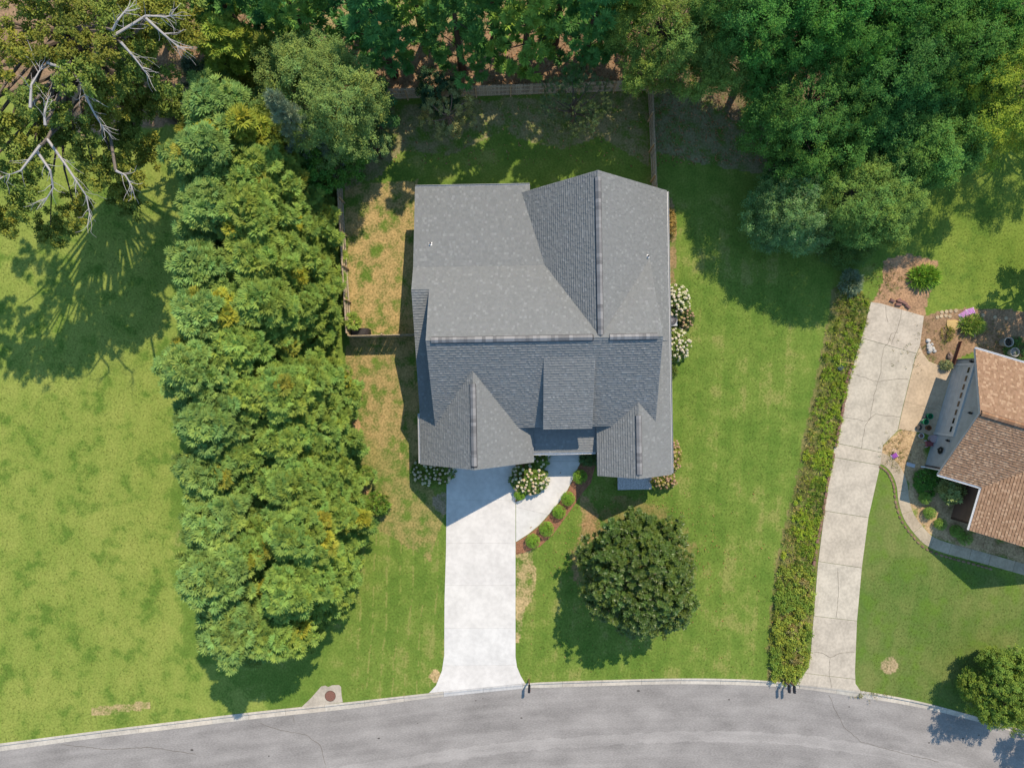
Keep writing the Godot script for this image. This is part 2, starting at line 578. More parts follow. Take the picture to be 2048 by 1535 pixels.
func vent_pipe(parent: Node, at: Vector3, slope_dir: Vector2, slope: float) -> void:
	var m := Mesher.new()
	var n := Vector3(slope_dir.x * slope, 1, slope_dir.y * slope).normalized()
	var x := Vector3(slope_dir.y, 0, -slope_dir.x)
	m.box(Vector3(0, 0.035, 0), Vector3(0.24, 0.03, 0.28), Basis(x, n, x.cross(n)), Color(0.78, 0.78, 0.78))
	m.lathe(Vector3(0, -0.05, 0), [Vector2(0.11, 0.05), Vector2(0.06, 0.16), Vector2(0.05, 0.16)], 12, Color(0.7, 0.7, 0.7))
	var o := obj("roof_vent", m.mesh(), mats.plastic, parent, Transform3D(Basis(), at))
	var p := Mesher.new()
	p.lathe(Vector3.ZERO, [Vector2(0.05, 0), Vector2(0.05, 0.34), Vector2(0.038, 0.34), Vector2(0.038, 0.1), Vector2(0.001, 0.1)], 12, Color(0.05, 0.05, 0.055))
	obj("pipe", p.mesh(), mats.plastic, o)

func V2(x: float, y: float) -> Vector2:
	return Vector2(x, y)

func main_house() -> void:
	var o := thing("house", "large house under a dark grey shingle roof with many gables, white driveway in front", "house", Vector3(2, 0, -4), deg_to_rad(1.0))
	var N := V2(0, -1)
	var S := V2(0, 1)
	var E := V2(1, 0)
	var W := V2(-1, 0)
	var rz := V2(0, 1.05)
	# main gable block, ridge along x at 8.4
	roof_slope(o, [V2(-7.6, 1.05), V2(7.75, 1.05), V2(8.05, 7.07), V2(-7.55, 7.07)], rz, 8.4, S, 0.71)
	roof_slope(o, [V2(-7.6, 1.05), V2(-7.6, -2.56), V2(-8.8, -2.56), V2(-8.8, -4.25), V2(1.6, -4.25), V2(1.6, -4.8), V2(7.7, -4.8), V2(7.75, 1.05)], rz, 8.4, N, 0.632)
	roof_slope(o, [V2(-8.8, -4.25), V2(-8.8, -10.33), V2(-0.53, -10.33), V2(-0.53, -7.5), V2(1.6, -4.25)], V2(0, -4.25), 5.05, N, 0.272)
	# side wing
	roof_slope(o, [V2(-8.8, -2.56), V2(-7.3, -2.56), V2(-7.3, 5.9), V2(-8.8, 5.9)], V2(0, -2.56), 6.12, S, 0.375)
	# rear cross gable
	roof_slope(o, [V2(3.72, 1.05), V2(3.72, -9.75), V2(-1.28, -9.75), V2(-1.28, -4.5), V2(1.5, -2.0)], V2(3.72, 0), 8.4, W, 1.0)
	roof_slope(o, [V2(3.72, 1.05), V2(9.32, 1.05), V2(9.32, -9.75), V2(3.72, -9.75)], V2(3.72, 0), 8.4, E, 0.893)
	# front right gable
	roof_slope(o, [V2(6.65, 1.05), V2(9.32, 1.05), V2(9.32, 10.68), V2(6.65, 10.68)], V2(6.65, 0), 5.32, E, 0.72)
	roof_slope(o, [V2(6.65, 4.6), V2(6.65, 10.68), V2(3.97, 10.68), V2(3.97, 6.6)], V2(6.65, 0), 5.32, W, 0.72)
	# garage gable
	roof_slope(o, [V2(-4.69, 2.2), V2(-4.69, 9.66), V2(-8.8, 9.66), V2(-8.8, 3.0), V2(-7.4, 2.2)], V2(-4.69, 0), 7.0, W, 0.95)
	roof_slope(o, [V2(-4.69, 2.2), V2(-0.58, 6.3), V2(-0.58, 9.66), V2(-4.69, 9.66)], V2(-4.69, 0), 7.0, E, 0.95)
	# porch roof and shed dormer
	roof_slope(o, [V2(-1.2, 6.4), V2(4.4, 6.4), V2(4.4, 9.05), V2(-1.2, 9.05)], V2(0, 6.4), 3.32, S, 0.23)
	roof_slope(o, [V2(0.05, 2.2), V2(3.46, 2.2), V2(3.46, 7.16), V2(0.05, 7.16)], V2(0, 2.2), 7.58, S, 0.52)
	# ridges
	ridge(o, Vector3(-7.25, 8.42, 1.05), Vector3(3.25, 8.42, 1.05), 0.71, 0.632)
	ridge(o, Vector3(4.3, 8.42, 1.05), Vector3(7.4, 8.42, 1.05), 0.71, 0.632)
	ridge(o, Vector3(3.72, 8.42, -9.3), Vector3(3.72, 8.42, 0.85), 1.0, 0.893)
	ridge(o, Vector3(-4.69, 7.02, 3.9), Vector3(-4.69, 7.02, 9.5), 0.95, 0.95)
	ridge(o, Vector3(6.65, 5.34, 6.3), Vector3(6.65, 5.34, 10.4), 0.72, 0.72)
	# gutters along the eaves
	gutter(o, Vector3(-0.6, 2.66, 9.06), Vector3(3.97, 2.66, 9.06))
	gutter(o, Vector3(9.33, 3.36, 10.6), Vector3(9.33, 3.36, -9.7), Color(0.45, 0.46, 0.47))
	gutter(o, Vector3(-0.55, 3.36, -10.34), Vector3(-8.78, 3.36, -10.34), Color(0.45, 0.46, 0.47))
	gutter(o, Vector3(-8.81, 3.08, 6.0), Vector3(-8.81, 3.08, 9.6), Color(0.45, 0.46, 0.47))
	# vents
	vent_pipe(o, Vector3(-7.62, 4.55, -5.98), N, 0.272)
	vent_pipe(o, Vector3(7.03, 5.45, -3.05), E, 0.893)
	vent_pipe(o, Vector3(7.55, 4.98, -4.75), E, 0.893)
	# walls
	var wc := Color(0.42, 0.40, 0.37)
	var bc := Color(0.30, 0.16, 0.12)
	wall(o, [Vector3(-8.4, 0, -9.95), Vector3(-8.4, 0, 9.3), Vector3(-8.4, 3.2, 9.3), Vector3(-8.4, 3.2, 4.9), Vector3(-8.4, 5.85, -2.56), Vector3(-8.4, 4.9, -4.25), Vector3(-8.4, 3.3, -9.95)], wc)
	wall(o, [Vector3(-8.4, 0, 9.3), Vector3(-0.95, 0, 9.3), Vector3(-0.95, 3.2, 9.3), Vector3(-4.69, 6.7, 9.3), Vector3(-8.4, 3.2, 9.3)], bc)
	wall(o, [Vector3(-0.95, 0, 9.14), Vector3(-0.95, 0, 6.9), Vector3(-0.95, 3.1, 6.9), Vector3(-0.95, 3.1, 9.14)], bc)
	wall(o, [Vector3(-1.1, 0, 6.75), Vector3(4.3, 0, 6.75), Vector3(4.3, 3.0, 6.75), Vector3(-1.1, 3.0, 6.75)], bc)
	wall(o, [Vector3(-1.0, 3.3, 6.75), Vector3(4.4, 3.3, 6.75), Vector3(4.4, 3.98, 6.75), Vector3(-1.0, 3.98, 6.75)], wc)
	wall(o, [Vector3(0.35, 4.0, 6.8), Vector3(3.15, 4.0, 6.8), Vector3(3.15, 4.93, 6.8), Vector3(0.35, 4.93, 6.8)], wc)
	for x in [0.35, 3.31]:
		wall(o, [Vector3(x, 4.2, 6.64), Vector3(x, 7.3, 2.5), Vector3(x, 4.93, 6.64)], wc)
	wall(o, [Vector3(4.3, 0, 6.9), Vector3(4.3, 0, 10.3), Vector3(4.3, 3.4, 10.3), Vector3(4.3, 3.4, 6.9)], wc)
	wall(o, [Vector3(4.3, 0, 10.3), Vector3(8.95, 0, 10.3), Vector3(8.95, 3.45, 10.3), Vector3(6.65, 5.08, 10.3), Vector3(4.3, 3.45, 10.3)], bc)
	wall(o, [Vector3(8.95, 0, 10.14), Vector3(8.95, 0, -9.2), Vector3(8.95, 3.45, -9.2), Vector3(8.95, 3.45, 10.14)], wc)
	wall(o, [Vector3(8.95, 0, -9.36), Vector3(-0.85, 0, -9.36), Vector3(-0.85, 3.7, -9.36), Vector3(3.72, 8.1, -9.36), Vector3(8.95, 3.5, -9.36)], wc)
	wall(o, [Vector3(-0.9, 0, -9.95), Vector3(-8.24, 0, -9.95), Vector3(-8.24, 3.3, -9.95), Vector3(-0.9, 3.3, -9.95)], wc)
	wall(o, [Vector3(7.5, 4.3, 6.6), Vector3(7.5, 4.3, -4.0), Vector3(7.5, 5.1, -4.0), Vector3(7.5, 8.12, 1.05), Vector3(7.5, 4.35, 6.6)], wc)
	wall(o, [Vector3(-7.35, 3.2, -2.4), Vector3(-7.35, 3.2, 6.8), Vector3(-7.35, 4.2, 6.8), Vector3(-7.35, 8.12, 1.05), Vector3(-7.35, 6.1, -2.4)], wc)
	# openings
	var gd := Mesher.new()
	for i in 4:
		gd.box(Vector3(0, 0.29 + i * 0.56, 0.02), Vector3(4.9, 0.54, 0.05), Basis(), Color(0.66, 0.66, 0.64))
	obj("garage_door", gd.mesh(), mats.paint, o, Transform3D(Basis(), Vector3(-4.2, 0, 9.32)))
	var fd := Mesher.new()
	fd.box(Vector3(0, 1.08, 0.02), Vector3(1.0, 2.1, 0.06), Basis(), Color(0.12, 0.05, 0.04))
	obj("front_door", fd.mesh(), mats.paint, o, Transform3D(Basis(), Vector3(2.2, 0, 6.77)))
	window(o, Vector3(6.65, 1.6, 10.31), 0, 1.8, 1.5)
	window(o, Vector3(8.96, 1.7, 3.0), PI / 2, 1.1, 1.5)
	window(o, Vector3(8.96, 1.7, -6.0), PI / 2, 1.6, 1.5)
	window(o, Vector3(-8.41, 1.7, -3.0), -PI / 2, 1.1, 1.5)
	window(o, Vector3(3.7, 1.6, -9.37), PI, 2.2, 1.5)
	window(o, Vector3(-5.0, 1.6, -9.96), PI, 1.6, 1.4)
	var po := Mesher.new()
	for s in [[-0.2, 0.16], [1.25, 0.12], [2.38, 0.16]]:
		po.box(Vector3(0, s[0] + (0.3 if s[0] < 0 else 0.0), 0), Vector3(s[1], 0.2 if s[0] != 1.25 else 2.1, s[1]), Basis(), Color(0.75, 0.75, 0.75))
	for x in [0.9, 3.0]:
		obj("porch_post", po.mesh(), mats.paint, o, Transform3D(Basis(), Vector3(x, 0, 8.95)))
	var ch := Mesher.new()
	for i in 9:
		ch.lump(Vector3(0, 2.3 - i * 0.17, 0.02 * (i % 2)), Vector3(0.06, 0.05, 0.06), rng, 0.1, Color(0.8, 0.8, 0.82), 4, 6)
	ch.tube([Vector3(0, 2.55, 0), Vector3(0, 0.9, 0)], [0.008, 0.008], 5, Color(0.4, 0.4, 0.4))
	obj("rain_chain", ch.mesh(), mats.metal, o, Transform3D(Basis(), Vector3(0.55, 0, 9.3)))
	# front landing of boards, right gable
	var la := thing("timber_landing", "pale grey board landing in the shade under the right front gable", "landing", g(1268, 962))
	la.rotation.y = deg_to_rad(1.0)
	var fr := Mesher.new()
	for zz in [-0.55, 0.5]:
		fr.box(Vector3(0, 0.13, zz), Vector3(2.5, 0.2, 0.06), Basis(), Color(0.5, 0.5, 0.5))
	obj("frame", fr.mesh(), mats.wood, la)
	var bm := Mesher.new()
	bm.box(Vector3(0, 0.25, 0), Vector3(0.19, 0.035, 1.2), Basis(), Color(0.62, 0.63, 0.64))
	var bmesh_ := bm.mesh()
	for i in 13:
		obj("board", bmesh_, mats.wood, la, Transform3D(Basis(), Vector3(-1.2 + i * 0.2, 0, 0)))
	var ac := thing("air_conditioner", "pale grey air conditioner with round fan beside the right wall of the house", "air conditioner", under(1344, 640, 0.8))
	var am := Mesher.new()
	am.box(Vector3(0, 0.38, 0), Vector3(0.85, 0.76, 0.85), Basis(), Color(0.45, 0.46, 0.46))
	obj("casing", am.mesh(), mats.metal, ac)
	var fm := Mesher.new()
	fm.lathe(Vector3(0, 0.76, 0), [Vector2(0.37, 0), Vector2(0.37, 0.05), Vector2(0.33, 0.05), Vector2(0.33, 0.01), Vector2(0.001, 0.005)], 20, Color(0.05, 0.05, 0.055))
	obj("fan_ring", fm.mesh(), mats.plastic, ac)
	var bl := Mesher.new()
	bl.box(Vector3(0.15, 0.79, 0), Vector3(0.28, 0.01, 0.09), Basis(Vector3.RIGHT, 0.3), Color(0.14, 0.14, 0.15))
	for i in 4:
		obj("blade", bl.mesh(), mats.metal, ac, Transform3D(Basis(Vector3.UP, i * PI / 2 + 0.4), Vector3.ZERO))
	var gm := Mesher.new()
	for i in 12:
		gm.box(Vector3(0, 0.815, 0), Vector3(0.7, 0.008, 0.01), Basis(Vector3.UP, i * PI / 12), Color(0.3, 0.3, 0.31))
	obj("guard", gm.mesh(), mats.metal, ac)

func neighbour_house() -> void:
	var o := thing("neighbour_house", "house with tan shingle roof and pale blue grey garage wall", "house", Vector3(32.27, 0, 2.0), -atan2(0.284, 0.959))
	var wc := Color(0.36, 0.40, 0.42)
	roof_slope(o, [V2(0, 0), V2(15, 0), V2(15, 4.75), V2(0, 4.75)], V2(0, 0), 5.5, V2(0, 1), 0.526, true)
	roof_slope(o, [V2(0, 0), V2(15, 0), V2(15, -4.75), V2(0, -4.75)], V2(0, 0), 5.5, V2(0, -1), 0.526, true)
	roof_slope(o, [V2(7.6, 0.4), V2(7.6, 8.0), V2(3.3, 8.0), V2(3.3, 4.3)], V2(7.6, 0), 5.26, V2(-1, 0), 0.526, true)
	roof_slope(o, [V2(7.6, 0.4), V2(7.6, 8.0), V2(11.9, 8.0), V2(11.9, 4.3)], V2(7.6, 0), 5.26, V2(1, 0), 0.526, true)
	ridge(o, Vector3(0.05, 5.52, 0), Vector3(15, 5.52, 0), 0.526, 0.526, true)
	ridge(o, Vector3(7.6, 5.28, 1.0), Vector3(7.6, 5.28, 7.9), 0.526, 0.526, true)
	gutter(o, Vector3(0.0, 3.0, 4.76), Vector3(3.3, 3.0, 4.76), Color(0.8, 0.8, 0.8))
	gutter(o, Vector3(3.29, 3.0, 4.76), Vector3(3.29, 3.0, 8.0), Color(0.8, 0.8, 0.8))
	gutter(o, Vector3(15, 3.0, -4.76), Vector3(0, 3.0, -4.76), Color(0.8, 0.8, 0.8))
	wall(o, [Vector3(0.75, 0, -4.3), Vector3(0.75, 0, 4.3), Vector3(0.75, 2.95, 4.3), Vector3(0.75, 5.25, 0), Vector3(0.75, 2.95, -4.3)], wc)
	wall(o, [Vector3(0.75, 0, 4.3), Vector3(3.8, 0, 4.3), Vector3(3.8, 3.0, 4.3), Vector3(0.75, 3.0, 4.3)], Color(0.2, 0.125, 0.09))
	wall(o, [Vector3(3.8, 0, 4.14), Vector3(3.8, 0, 7.6), Vector3(3.8, 2.98, 7.6), Vector3(3.8, 2.98, 4.14)], Color(0.2, 0.125, 0.09))
	wall(o, [Vector3(3.8, 0, 7.6), Vector3(11.4, 0, 7.6), Vector3(11.4, 3.0, 7.6), Vector3(7.6, 5.0, 7.6), Vector3(3.8, 3.0, 7.6)], Color(0.2, 0.125, 0.09))
	wall(o, [Vector3(11.4, 0, 7.44), Vector3(11.4, 0, 4.3), Vector3(11.4, 2.98, 4.3), Vector3(11.4, 2.98, 7.44)], wc)
	wall(o, [Vector3(11.4, 0, 4.3), Vector3(14.5, 0, 4.3), Vector3(14.5, 3.0, 4.3), Vector3(11.4, 3.0, 4.3)], wc)
	wall(o, [Vector3(14.5, 0, -4.3), Vector3(0.75, 0, -4.3), Vector3(0.75, 3.0, -4.3), Vector3(14.5, 3.0, -4.3)], wc)
	wall(o, [Vector3(14.5, 0, 4.3), Vector3(14.5, 0, -4.3), Vector3(14.5, 2.95, -4.3), Vector3(14.5, 5.25, 0), Vector3(14.5, 2.95, 4.3)], wc)
	# garage door with a row of small panes
	var d := Mesher.new()
	for i in 4:
		d.box(Vector3(-0.03, 0.28 + i * 0.54, 0), Vector3(0.05, 0.525, 5.3), Basis(), Color(0.50, 0.52, 0.52))
	var door := obj("garage_door", d.mesh(), mats.paint, o, Transform3D(Basis(), Vector3(0.75, 0, -1.08)))
	var pm := Mesher.new()
	pm.box(Vector3(-0.065, 1.88, 0), Vector3(0.03, 0.2, 0.42), Basis(), Color(0.02, 0.02, 0.022))
	for i in 8:
		obj("pane", pm.mesh(), mats.glass, door, Transform3D(Basis(), Vector3(0, 0, -2.28 + i * 0.652)))
	var fr := Mesher.new()
	for s in [-1.0, 1.0]:
		fr.box(Vector3(-0.05, 1.1, s * 2.74), Vector3(0.1, 2.2, 0.16), Basis(), Color(0.58, 0.6, 0.6))
	fr.box(Vector3(-0.05, 2.29, 0), Vector3(0.1, 0.16, 5.64), Basis(), Color(0.58, 0.6, 0.6))
	obj("door_frame", fr.mesh(), mats.paint, o, Transform3D(Basis(), Vector3(0.75, 0, -1.08)))
	for p in [Vector3(0.7, 3.5, -0.1), Vector3(0.7, 1.95, 2.1), Vector3(0.7, 2.0, -4.0)]:
		var lm := Mesher.new()
		lm.box(Vector3(0, 0.02, 0), Vector3(0.06, 0.2, 0.12), Basis(), Color(0.03, 0.03, 0.03))
		lm.lathe(Vector3(-0.14, -0.1, 0), [Vector2(0.05, 0), Vector2(0.09, 0.16), Vector2(0.1, 0.2), Vector2(0.02, 0.27), Vector2(0.001, 0.28)], 8, Color(0.03, 0.03, 0.03))
		obj("wall_lamp", lm.mesh(), mats.metal, o, Transform3D(Basis(), p))
	var ds := Mesher.new()
	ds.tube([Vector3(0.35, 2.95, 4.72), Vector3(0.66, 2.75, 4.36), Vector3(0.66, 0.25, 4.36), Vector3(0.4, 0.1, 4.4)], [0.05, 0.05, 0.05, 0.05], 6, Color(0.75, 0.75, 0.76))
	obj("downspout", ds.mesh(), mats.metal, o)
	var sb := Mesher.new()
	sb.box(Vector3(-0.35, 0.04, 4.5), Vector3(0.65, 0.08, 0.28), Basis(), Color(0.5, 0.52, 0.56))
	obj("splash_block", sb.mesh(), mats.stone, o)
	var wr := thing("wreath", "dark leafy wreath hanging on the neighbour's garage wall", "wreath", o.to_global(Vector3(0.66, 1.45, 2.9)), o.rotation.y)
	for i in 40:
		var a := TAU * i / 40
		clump(Vector3(-0.03, cos(a) * 0.2, sin(a) * 0.2), Vector3(-1, cos(a), sin(a)), 0.04, 2, 0.1, Color(0.06, 0.06, 0.05), 0.8)
	foliage(wr, "leaves", spray_leaf, mats.leaf)
	var ring := Mesher.new()
	var rp := []
	var rd := []
	for i in 17:
		rp.append(Vector3(0, cos(TAU * i / 16) * 0.2, sin(TAU * i / 16) * 0.2))
		rd.append(0.03)
	ring.tube(rp, rd, 5, Color(0.05, 0.04, 0.03))
	obj("ring", ring.mesh(), mats.wood, wr)
	window(o, Vector3(2.2, 1.6, 4.31), 0, 1.2, 1.3)
	window(o, Vector3(7.6, 1.6, 7.61), 0, 2.0, 1.4)

# ------------------------------------------------------------------ ground, road, kerb
const GRASS_EDGE := [[-2200, 1760], [-900, 1598], [-300, 1523], [0, 1486], [171, 1464], [342, 1443], [513, 1422.5], [700, 1403], [858, 1385.5], [1050, 1366], [1100, 1363], [1243, 1358.5], [1367, 1356], [1500, 1358.5], [1590, 1366], [1710, 1379], [1827, 1399.5], [1919, 1422.5], [2048, 1460], [2400, 1590], [3200, 2000]]
const ROAD_EDGE := [[-2200, 1778], [-900, 1615], [-300, 1540], [0, 1503], [171, 1479.5], [342, 1459], [513, 1438], [700, 1418], [861, 1397], [1050, 1377.5], [1100, 1376], [1272, 1370.5], [1390, 1369], [1500, 1371.5], [1590, 1377], [1723, 1395.6], [1827, 1413], [1919, 1434], [2048, 1471], [2400, 1601], [3200, 2012]]

func curve_at(list: Array, px: float) -> float:
	for i in list.size() - 1:
		if px <= list[i + 1][0] or i == list.size() - 2:
			var p0 = list[maxi(i - 1, 0)]
			var p1 = list[i]
			var p2 = list[i + 1]
			var p3 = list[mini(i + 2, list.size() - 1)]
			var t: float = (px - p1[0]) / (p2[0] - p1[0])
			var m1: float = (p2[1] - p0[1]) / maxf(p2[0] - p0[0], 1.0) * (p2[0] - p1[0])
			var m2: float = (p3[1] - p1[1]) / maxf(p3[0] - p1[0], 1.0) * (p2[0] - p1[0])
			return (2 * t * t * t - 3 * t * t + 1) * p1[1] + (t * t * t - 2 * t * t + t) * m1 + (-2 * t * t * t + 3 * t * t) * p2[1] + (t * t * t - t * t) * m2
	return 0.0

func noise_bytes(sd: int, freq: float, w: int, h: int, oct := 3) -> PackedByteArray:
	var n := FastNoiseLite.new()
	n.seed = sd
	n.frequency = freq
	n.fractal_octaves = oct
	return n.get_image(w, h).get_data()

func circle(px: float, py: float, r: float, n := 16) -> Array:
	var out := []
	for i in n:
		out.append(V2(px + cos(TAU * i / n) * r, py + sin(TAU * i / n) * r))
	return out

func turf_texture() -> ImageTexture:
	# what covers the soil where: each patch is a polygon on the plan sheet, its edge roughened by noise
	var far := [V2(-80, -80), V2(370, -80), V2(370, 600), V2(345, 1000), V2(350, 1300), V2(560, 1430), V2(-80, 1520)]
	var layers := [
		[far, Color(0.240, 0.285, 0.066), Color(0.165, 0.235, 0.045), 0.9, 1],
		[[V2(1715, 930), V2(1770, 960), V2(1800, 1040), V2(1880, 1110), V2(2130, 1190), V2(2130, 1520), V2(1830, 1410), V2(1710, 1370)], Color(0.150, 0.182, 0.056), Color(0.075, 0.142, 0.030), 0.9, 1],
		[[V2(1740, 480), V2(1900, 240), V2(2130, 200), V2(2130, 640), V2(1840, 640), V2(1870, 520)], Color(0.185, 0.25, 0.046), Color(0.115, 0.18, 0.030), 0.85, 1],
		[[V2(690, 370), V2(835, 360), V2(850, 690), V2(700, 690)], Color(0.43, 0.31, 0.14), Color(0.21, 0.19, 0.075), 0.95],
		[[V2(690, 690), V2(850, 690), V2(850, 960), V2(760, 900), V2(690, 830)], Color(0.38, 0.28, 0.125), Color(0.18, 0.175, 0.065), 0.96],
		[[V2(690, 830), V2(760, 890), V2(850, 960), V2(890, 1020), V2(860, 1120), V2(745, 1050)], Color(0.31, 0.25, 0.1), Color(0.15, 0.17, 0.055), 0.85],
		[[V2(-80, -80), V2(1310, -80), V2(1295, 172), V2(1000, 188), V2(750, 196), V2(640, 210), V2(480, 130), V2(330, 250), V2(170, 270), V2(-80, 130)], Color(0.31, 0.21, 0.13), Color(0.19, 0.135, 0.085), 1.0],
		[[V2(480, -80), V2(1180, -80), V2(1170, 20), V2(1000, 60), V2(800, 50), V2(640, 75), V2(500, 50)], Color(0.36, 0.30, 0.15), Color(0.24, 0.22, 0.09), 0.95],
		[[V2(1300, -80), V2(2130, -80), V2(2130, 190), V2(1960, 260), V2(1790, 430), V2(1640, 500), V2(1560, 380), V2(1500, 270), V2(1410, 195), V2(1300, 165)], Color(0.22, 0.165, 0.11), Color(0.13, 0.105, 0.07), 0.96],
		[[V2(690, 215), V2(1296, 182), V2(1298, 335), V2(1200, 270), V2(1120, 300), V2(1000, 265), V2(900, 310), V2(800, 300), V2(760, 350), V2(690, 380)], Color(0.27, 0.225, 0.13), Color(0.14, 0.16, 0.06), 0.85],
		[[V2(1300, 175), V2(1420, 195), V2(1520, 300), V2(1545, 350), V2(1420, 330), V2(1306, 300)], Color(0.25, 0.22, 0.14), Color(0.13, 0.155, 0.065), 0.82],
		[circle(1265, 1120, 118), Color(0.27, 0.19, 0.09), Color(0.16, 0.15, 0.055), 0.6],
		[[V2(1031, 1095), V2(1062, 1085), V2(1072, 1150), V2(1068, 1190), V2(1050, 1215), V2(1045, 1260), V2(1031, 1290)], Color(0.47, 0.35, 0.19), Color(0.25, 0.22, 0.095), 0.9],
		[circle(870, 1352, 12), Color(0.5, 0.37, 0.2), Color(0.32, 0.25, 0.12), 1.0],
		[[V2(865, 995), V2(891, 985), V2(891, 1030), V2(870, 1020)], Color(0.32, 0.25, 0.18), Color(0.22, 0.19, 0.12), 0.9],
		[circle(1778, 1330, 17), Color(0.42, 0.32, 0.2), Color(0.27, 0.22, 0.12), 0.9],
		[[V2(185, 1415), V2(240, 1408), V2(300, 1402), V2(300, 1415), V2(230, 1428), V2(185, 1427)], Color(0.42, 0.32, 0.18), Color(0.24, 0.22, 0.09), 0.9],
		[circle(720, 990, 20), Color(0.45, 0.29, 0.15), Color(0.33, 0.22, 0.11), 1.0],
		[circle(705, 850, 17), Color(0.45, 0.29, 0.15), Color(0.33, 0.22, 0.11), 1.0],
		[[V2(1700, 560), V2(1745, 600), V2(1728, 680), V2(1702, 760), V2(1680, 880), V2(1662, 960), V2(1645, 1060), V2(1634, 1130), V2(1626, 1250), V2(1618, 1322), V2(1590, 1368), V2(1538, 1360), V2(1533, 1300), V2(1540, 1230), V2(1552, 1130), V2(1574, 1030), V2(1592, 960), V2(1606, 880), V2(1622, 800), V2(1640, 720), V2(1655, 640), V2(1665, 580)], Color(0.20, 0.18, 0.075), Color(0.11, 0.125, 0.04), 0.95],
		[[V2(1765, 520), V2(1820, 508), V2(1876, 522), V2(1872, 560), V2(1856, 600), V2(1850, 634), V2(1745, 604), V2(1766, 565)], Color(0.41, 0.26, 0.155), Color(0.26, 0.17, 0.105), 1.0],
		[[V2(1845, 634), V2(1880, 622), V2(1930, 616), V2(2130, 625), V2(2130, 740), V2(1950, 702), V2(1912, 720), V2(1895, 745), V2(1850, 715), V2(1836, 692)], Color(0.31, 0.205, 0.125), Color(0.19, 0.13, 0.08), 1.0],
		[[V2(1762, 904), V2(1770, 884), V2(1800, 862), V2(1838, 858), V2(1850, 930), V2(1880, 955), V2(1965, 985), V2(1945, 1060), V2(2130, 1115), V2(2130, 1150), V2(1890, 1085), V2(1830, 1040), V2(1815, 985), V2(1800, 940)], Color(0.48, 0.35, 0.2), Color(0.32, 0.22, 0.125), 1.0],
		[[V2(1338, 390), V2(1352, 420), V2(1350, 560), V2(1372, 590), V2(1372, 710), V2(1345, 740), V2(1338, 740)], Color(0.30, 0.2, 0.11), Color(0.2, 0.15, 0.08), 0.9],
		[[V2(1160, 985), V2(1192, 1015), V2(1215, 1075), V2(1180, 1090), V2(1150, 1160), V2(1140, 1110), V2(1165, 1060)], Color(0.36, 0.22, 0.12), Color(0.2, 0.17, 0.07), 0.75],
	]
	var w := 1536
	var h := 1152
	var lw := 512
	var lh := 384
	var base_a := Color(0.155, 0.222, 0.044)
	var base_b := Color(0.100, 0.172, 0.030)
	var base_c := Color(0.27, 0.235, 0.095)
	var n1 := noise_bytes(101, 0.008, w, h)
	var n2 := noise_bytes(102, 0.045, w, h)
	var n3 := noise_bytes(103, 0.28, w, h, 2)
	var n4 := noise_bytes(104, 0.02, w, h)
	var R := PackedFloat32Array()
	var G := PackedFloat32Array()
	var B := PackedFloat32Array()
	for a in [R, G, B]:
		a.resize(w * h)
	R = PackedFloat32Array(R)
	var mow := Vector2(cos(0.06), sin(0.06))
	for y in h:
		for x in w:
			var i := y * w + x
			var t: float = (n1[i] * 0.55 + n4[i] * 0.45) / 255.0
			t += (n2[i] / 255.0 - 0.5) * 0.5
			# wheel tracks of the mower in the front lawns: alternate passes and thin lines of pale clippings
			var wx := (x + 0.5) * 0.0546875 - 42.0
			var wz := (y + 0.5) * 0.0546875 - 31.5
			if wx > -12.0 and wx < 21.5 and wz > -12.0:
				var s := wx * mow.x + wz * mow.y
				t += 0.09 if fposmod(s, 1.9) < 0.95 else -0.05
				if fposmod(s + 0.4 * n1[i] / 255.0, 0.95) < 0.12 and n2[i] > 118:
					t += 0.34 if wx < -4.5 else 0.08
			t = clampf((t - 0.5) * 1.8 + 0.5, 0.0, 1.3)
			var dry := clampf((t - 0.85) * 1.1 + (n3[i] - 127.0) * 0.003, 0.0, 0.4)
			R[i] = lerpf(lerpf(base_b.r, base_a.r, t), base_c.r, dry)
			G[i] = lerpf(lerpf(base_b.g, base_a.g, t), base_c.g, dry)
			B[i] = lerpf(lerpf(base_b.b, base_a.b, t), base_c.b, dry)
	for L in layers:
		var ply := PackedVector2Array()
		var lo := Vector2(INF, INF)
		var hi := Vector2(-INF, -INF)
		for q in L[0]:
			var p := (g2(q.x, q.y) + Vector2(42.0, 31.5)) / 84.0 * lw
			ply.append(p)
			lo = lo.min(p)
			hi = hi.max(p)
		var x0 := clampi(int(lo.x) - 4, 0, lw)
		var x1 := clampi(int(hi.x) + 5, 0, lw)
		var y0 := clampi(int(lo.y) - 4, 0, lh)
		var y1 := clampi(int(hi.y) + 5, 0, lh)
		var bw := x1 - x0
		var bh := y1 - y0
		if bw <= 0 or bh <= 0:
			continue
		var by := PackedByteArray()
		by.resize(bw * bh)
		for y in bh:
			for x in bw:
				by[y * bw + x] = 255 if Geometry2D.is_point_in_polygon(Vector2(x0 + x + 0.5, y0 + y + 0.5), ply) else 0
		var im := Image.create_from_data(bw, bh, false, Image.FORMAT_L8, by)
		im.resize(maxi(bw / 4, 1), maxi(bh / 4, 1), Image.INTERPOLATE_BILINEAR) if bw > 60 and bh > 60 else im.resize(bw, bh)
		im.resize(bw * 3, bh * 3, Image.INTERPOLATE_CUBIC)
		var mk := im.get_data()
		var ca: Color = L[1]
		var cb: Color = L[2]
		var amount: float = L[3]
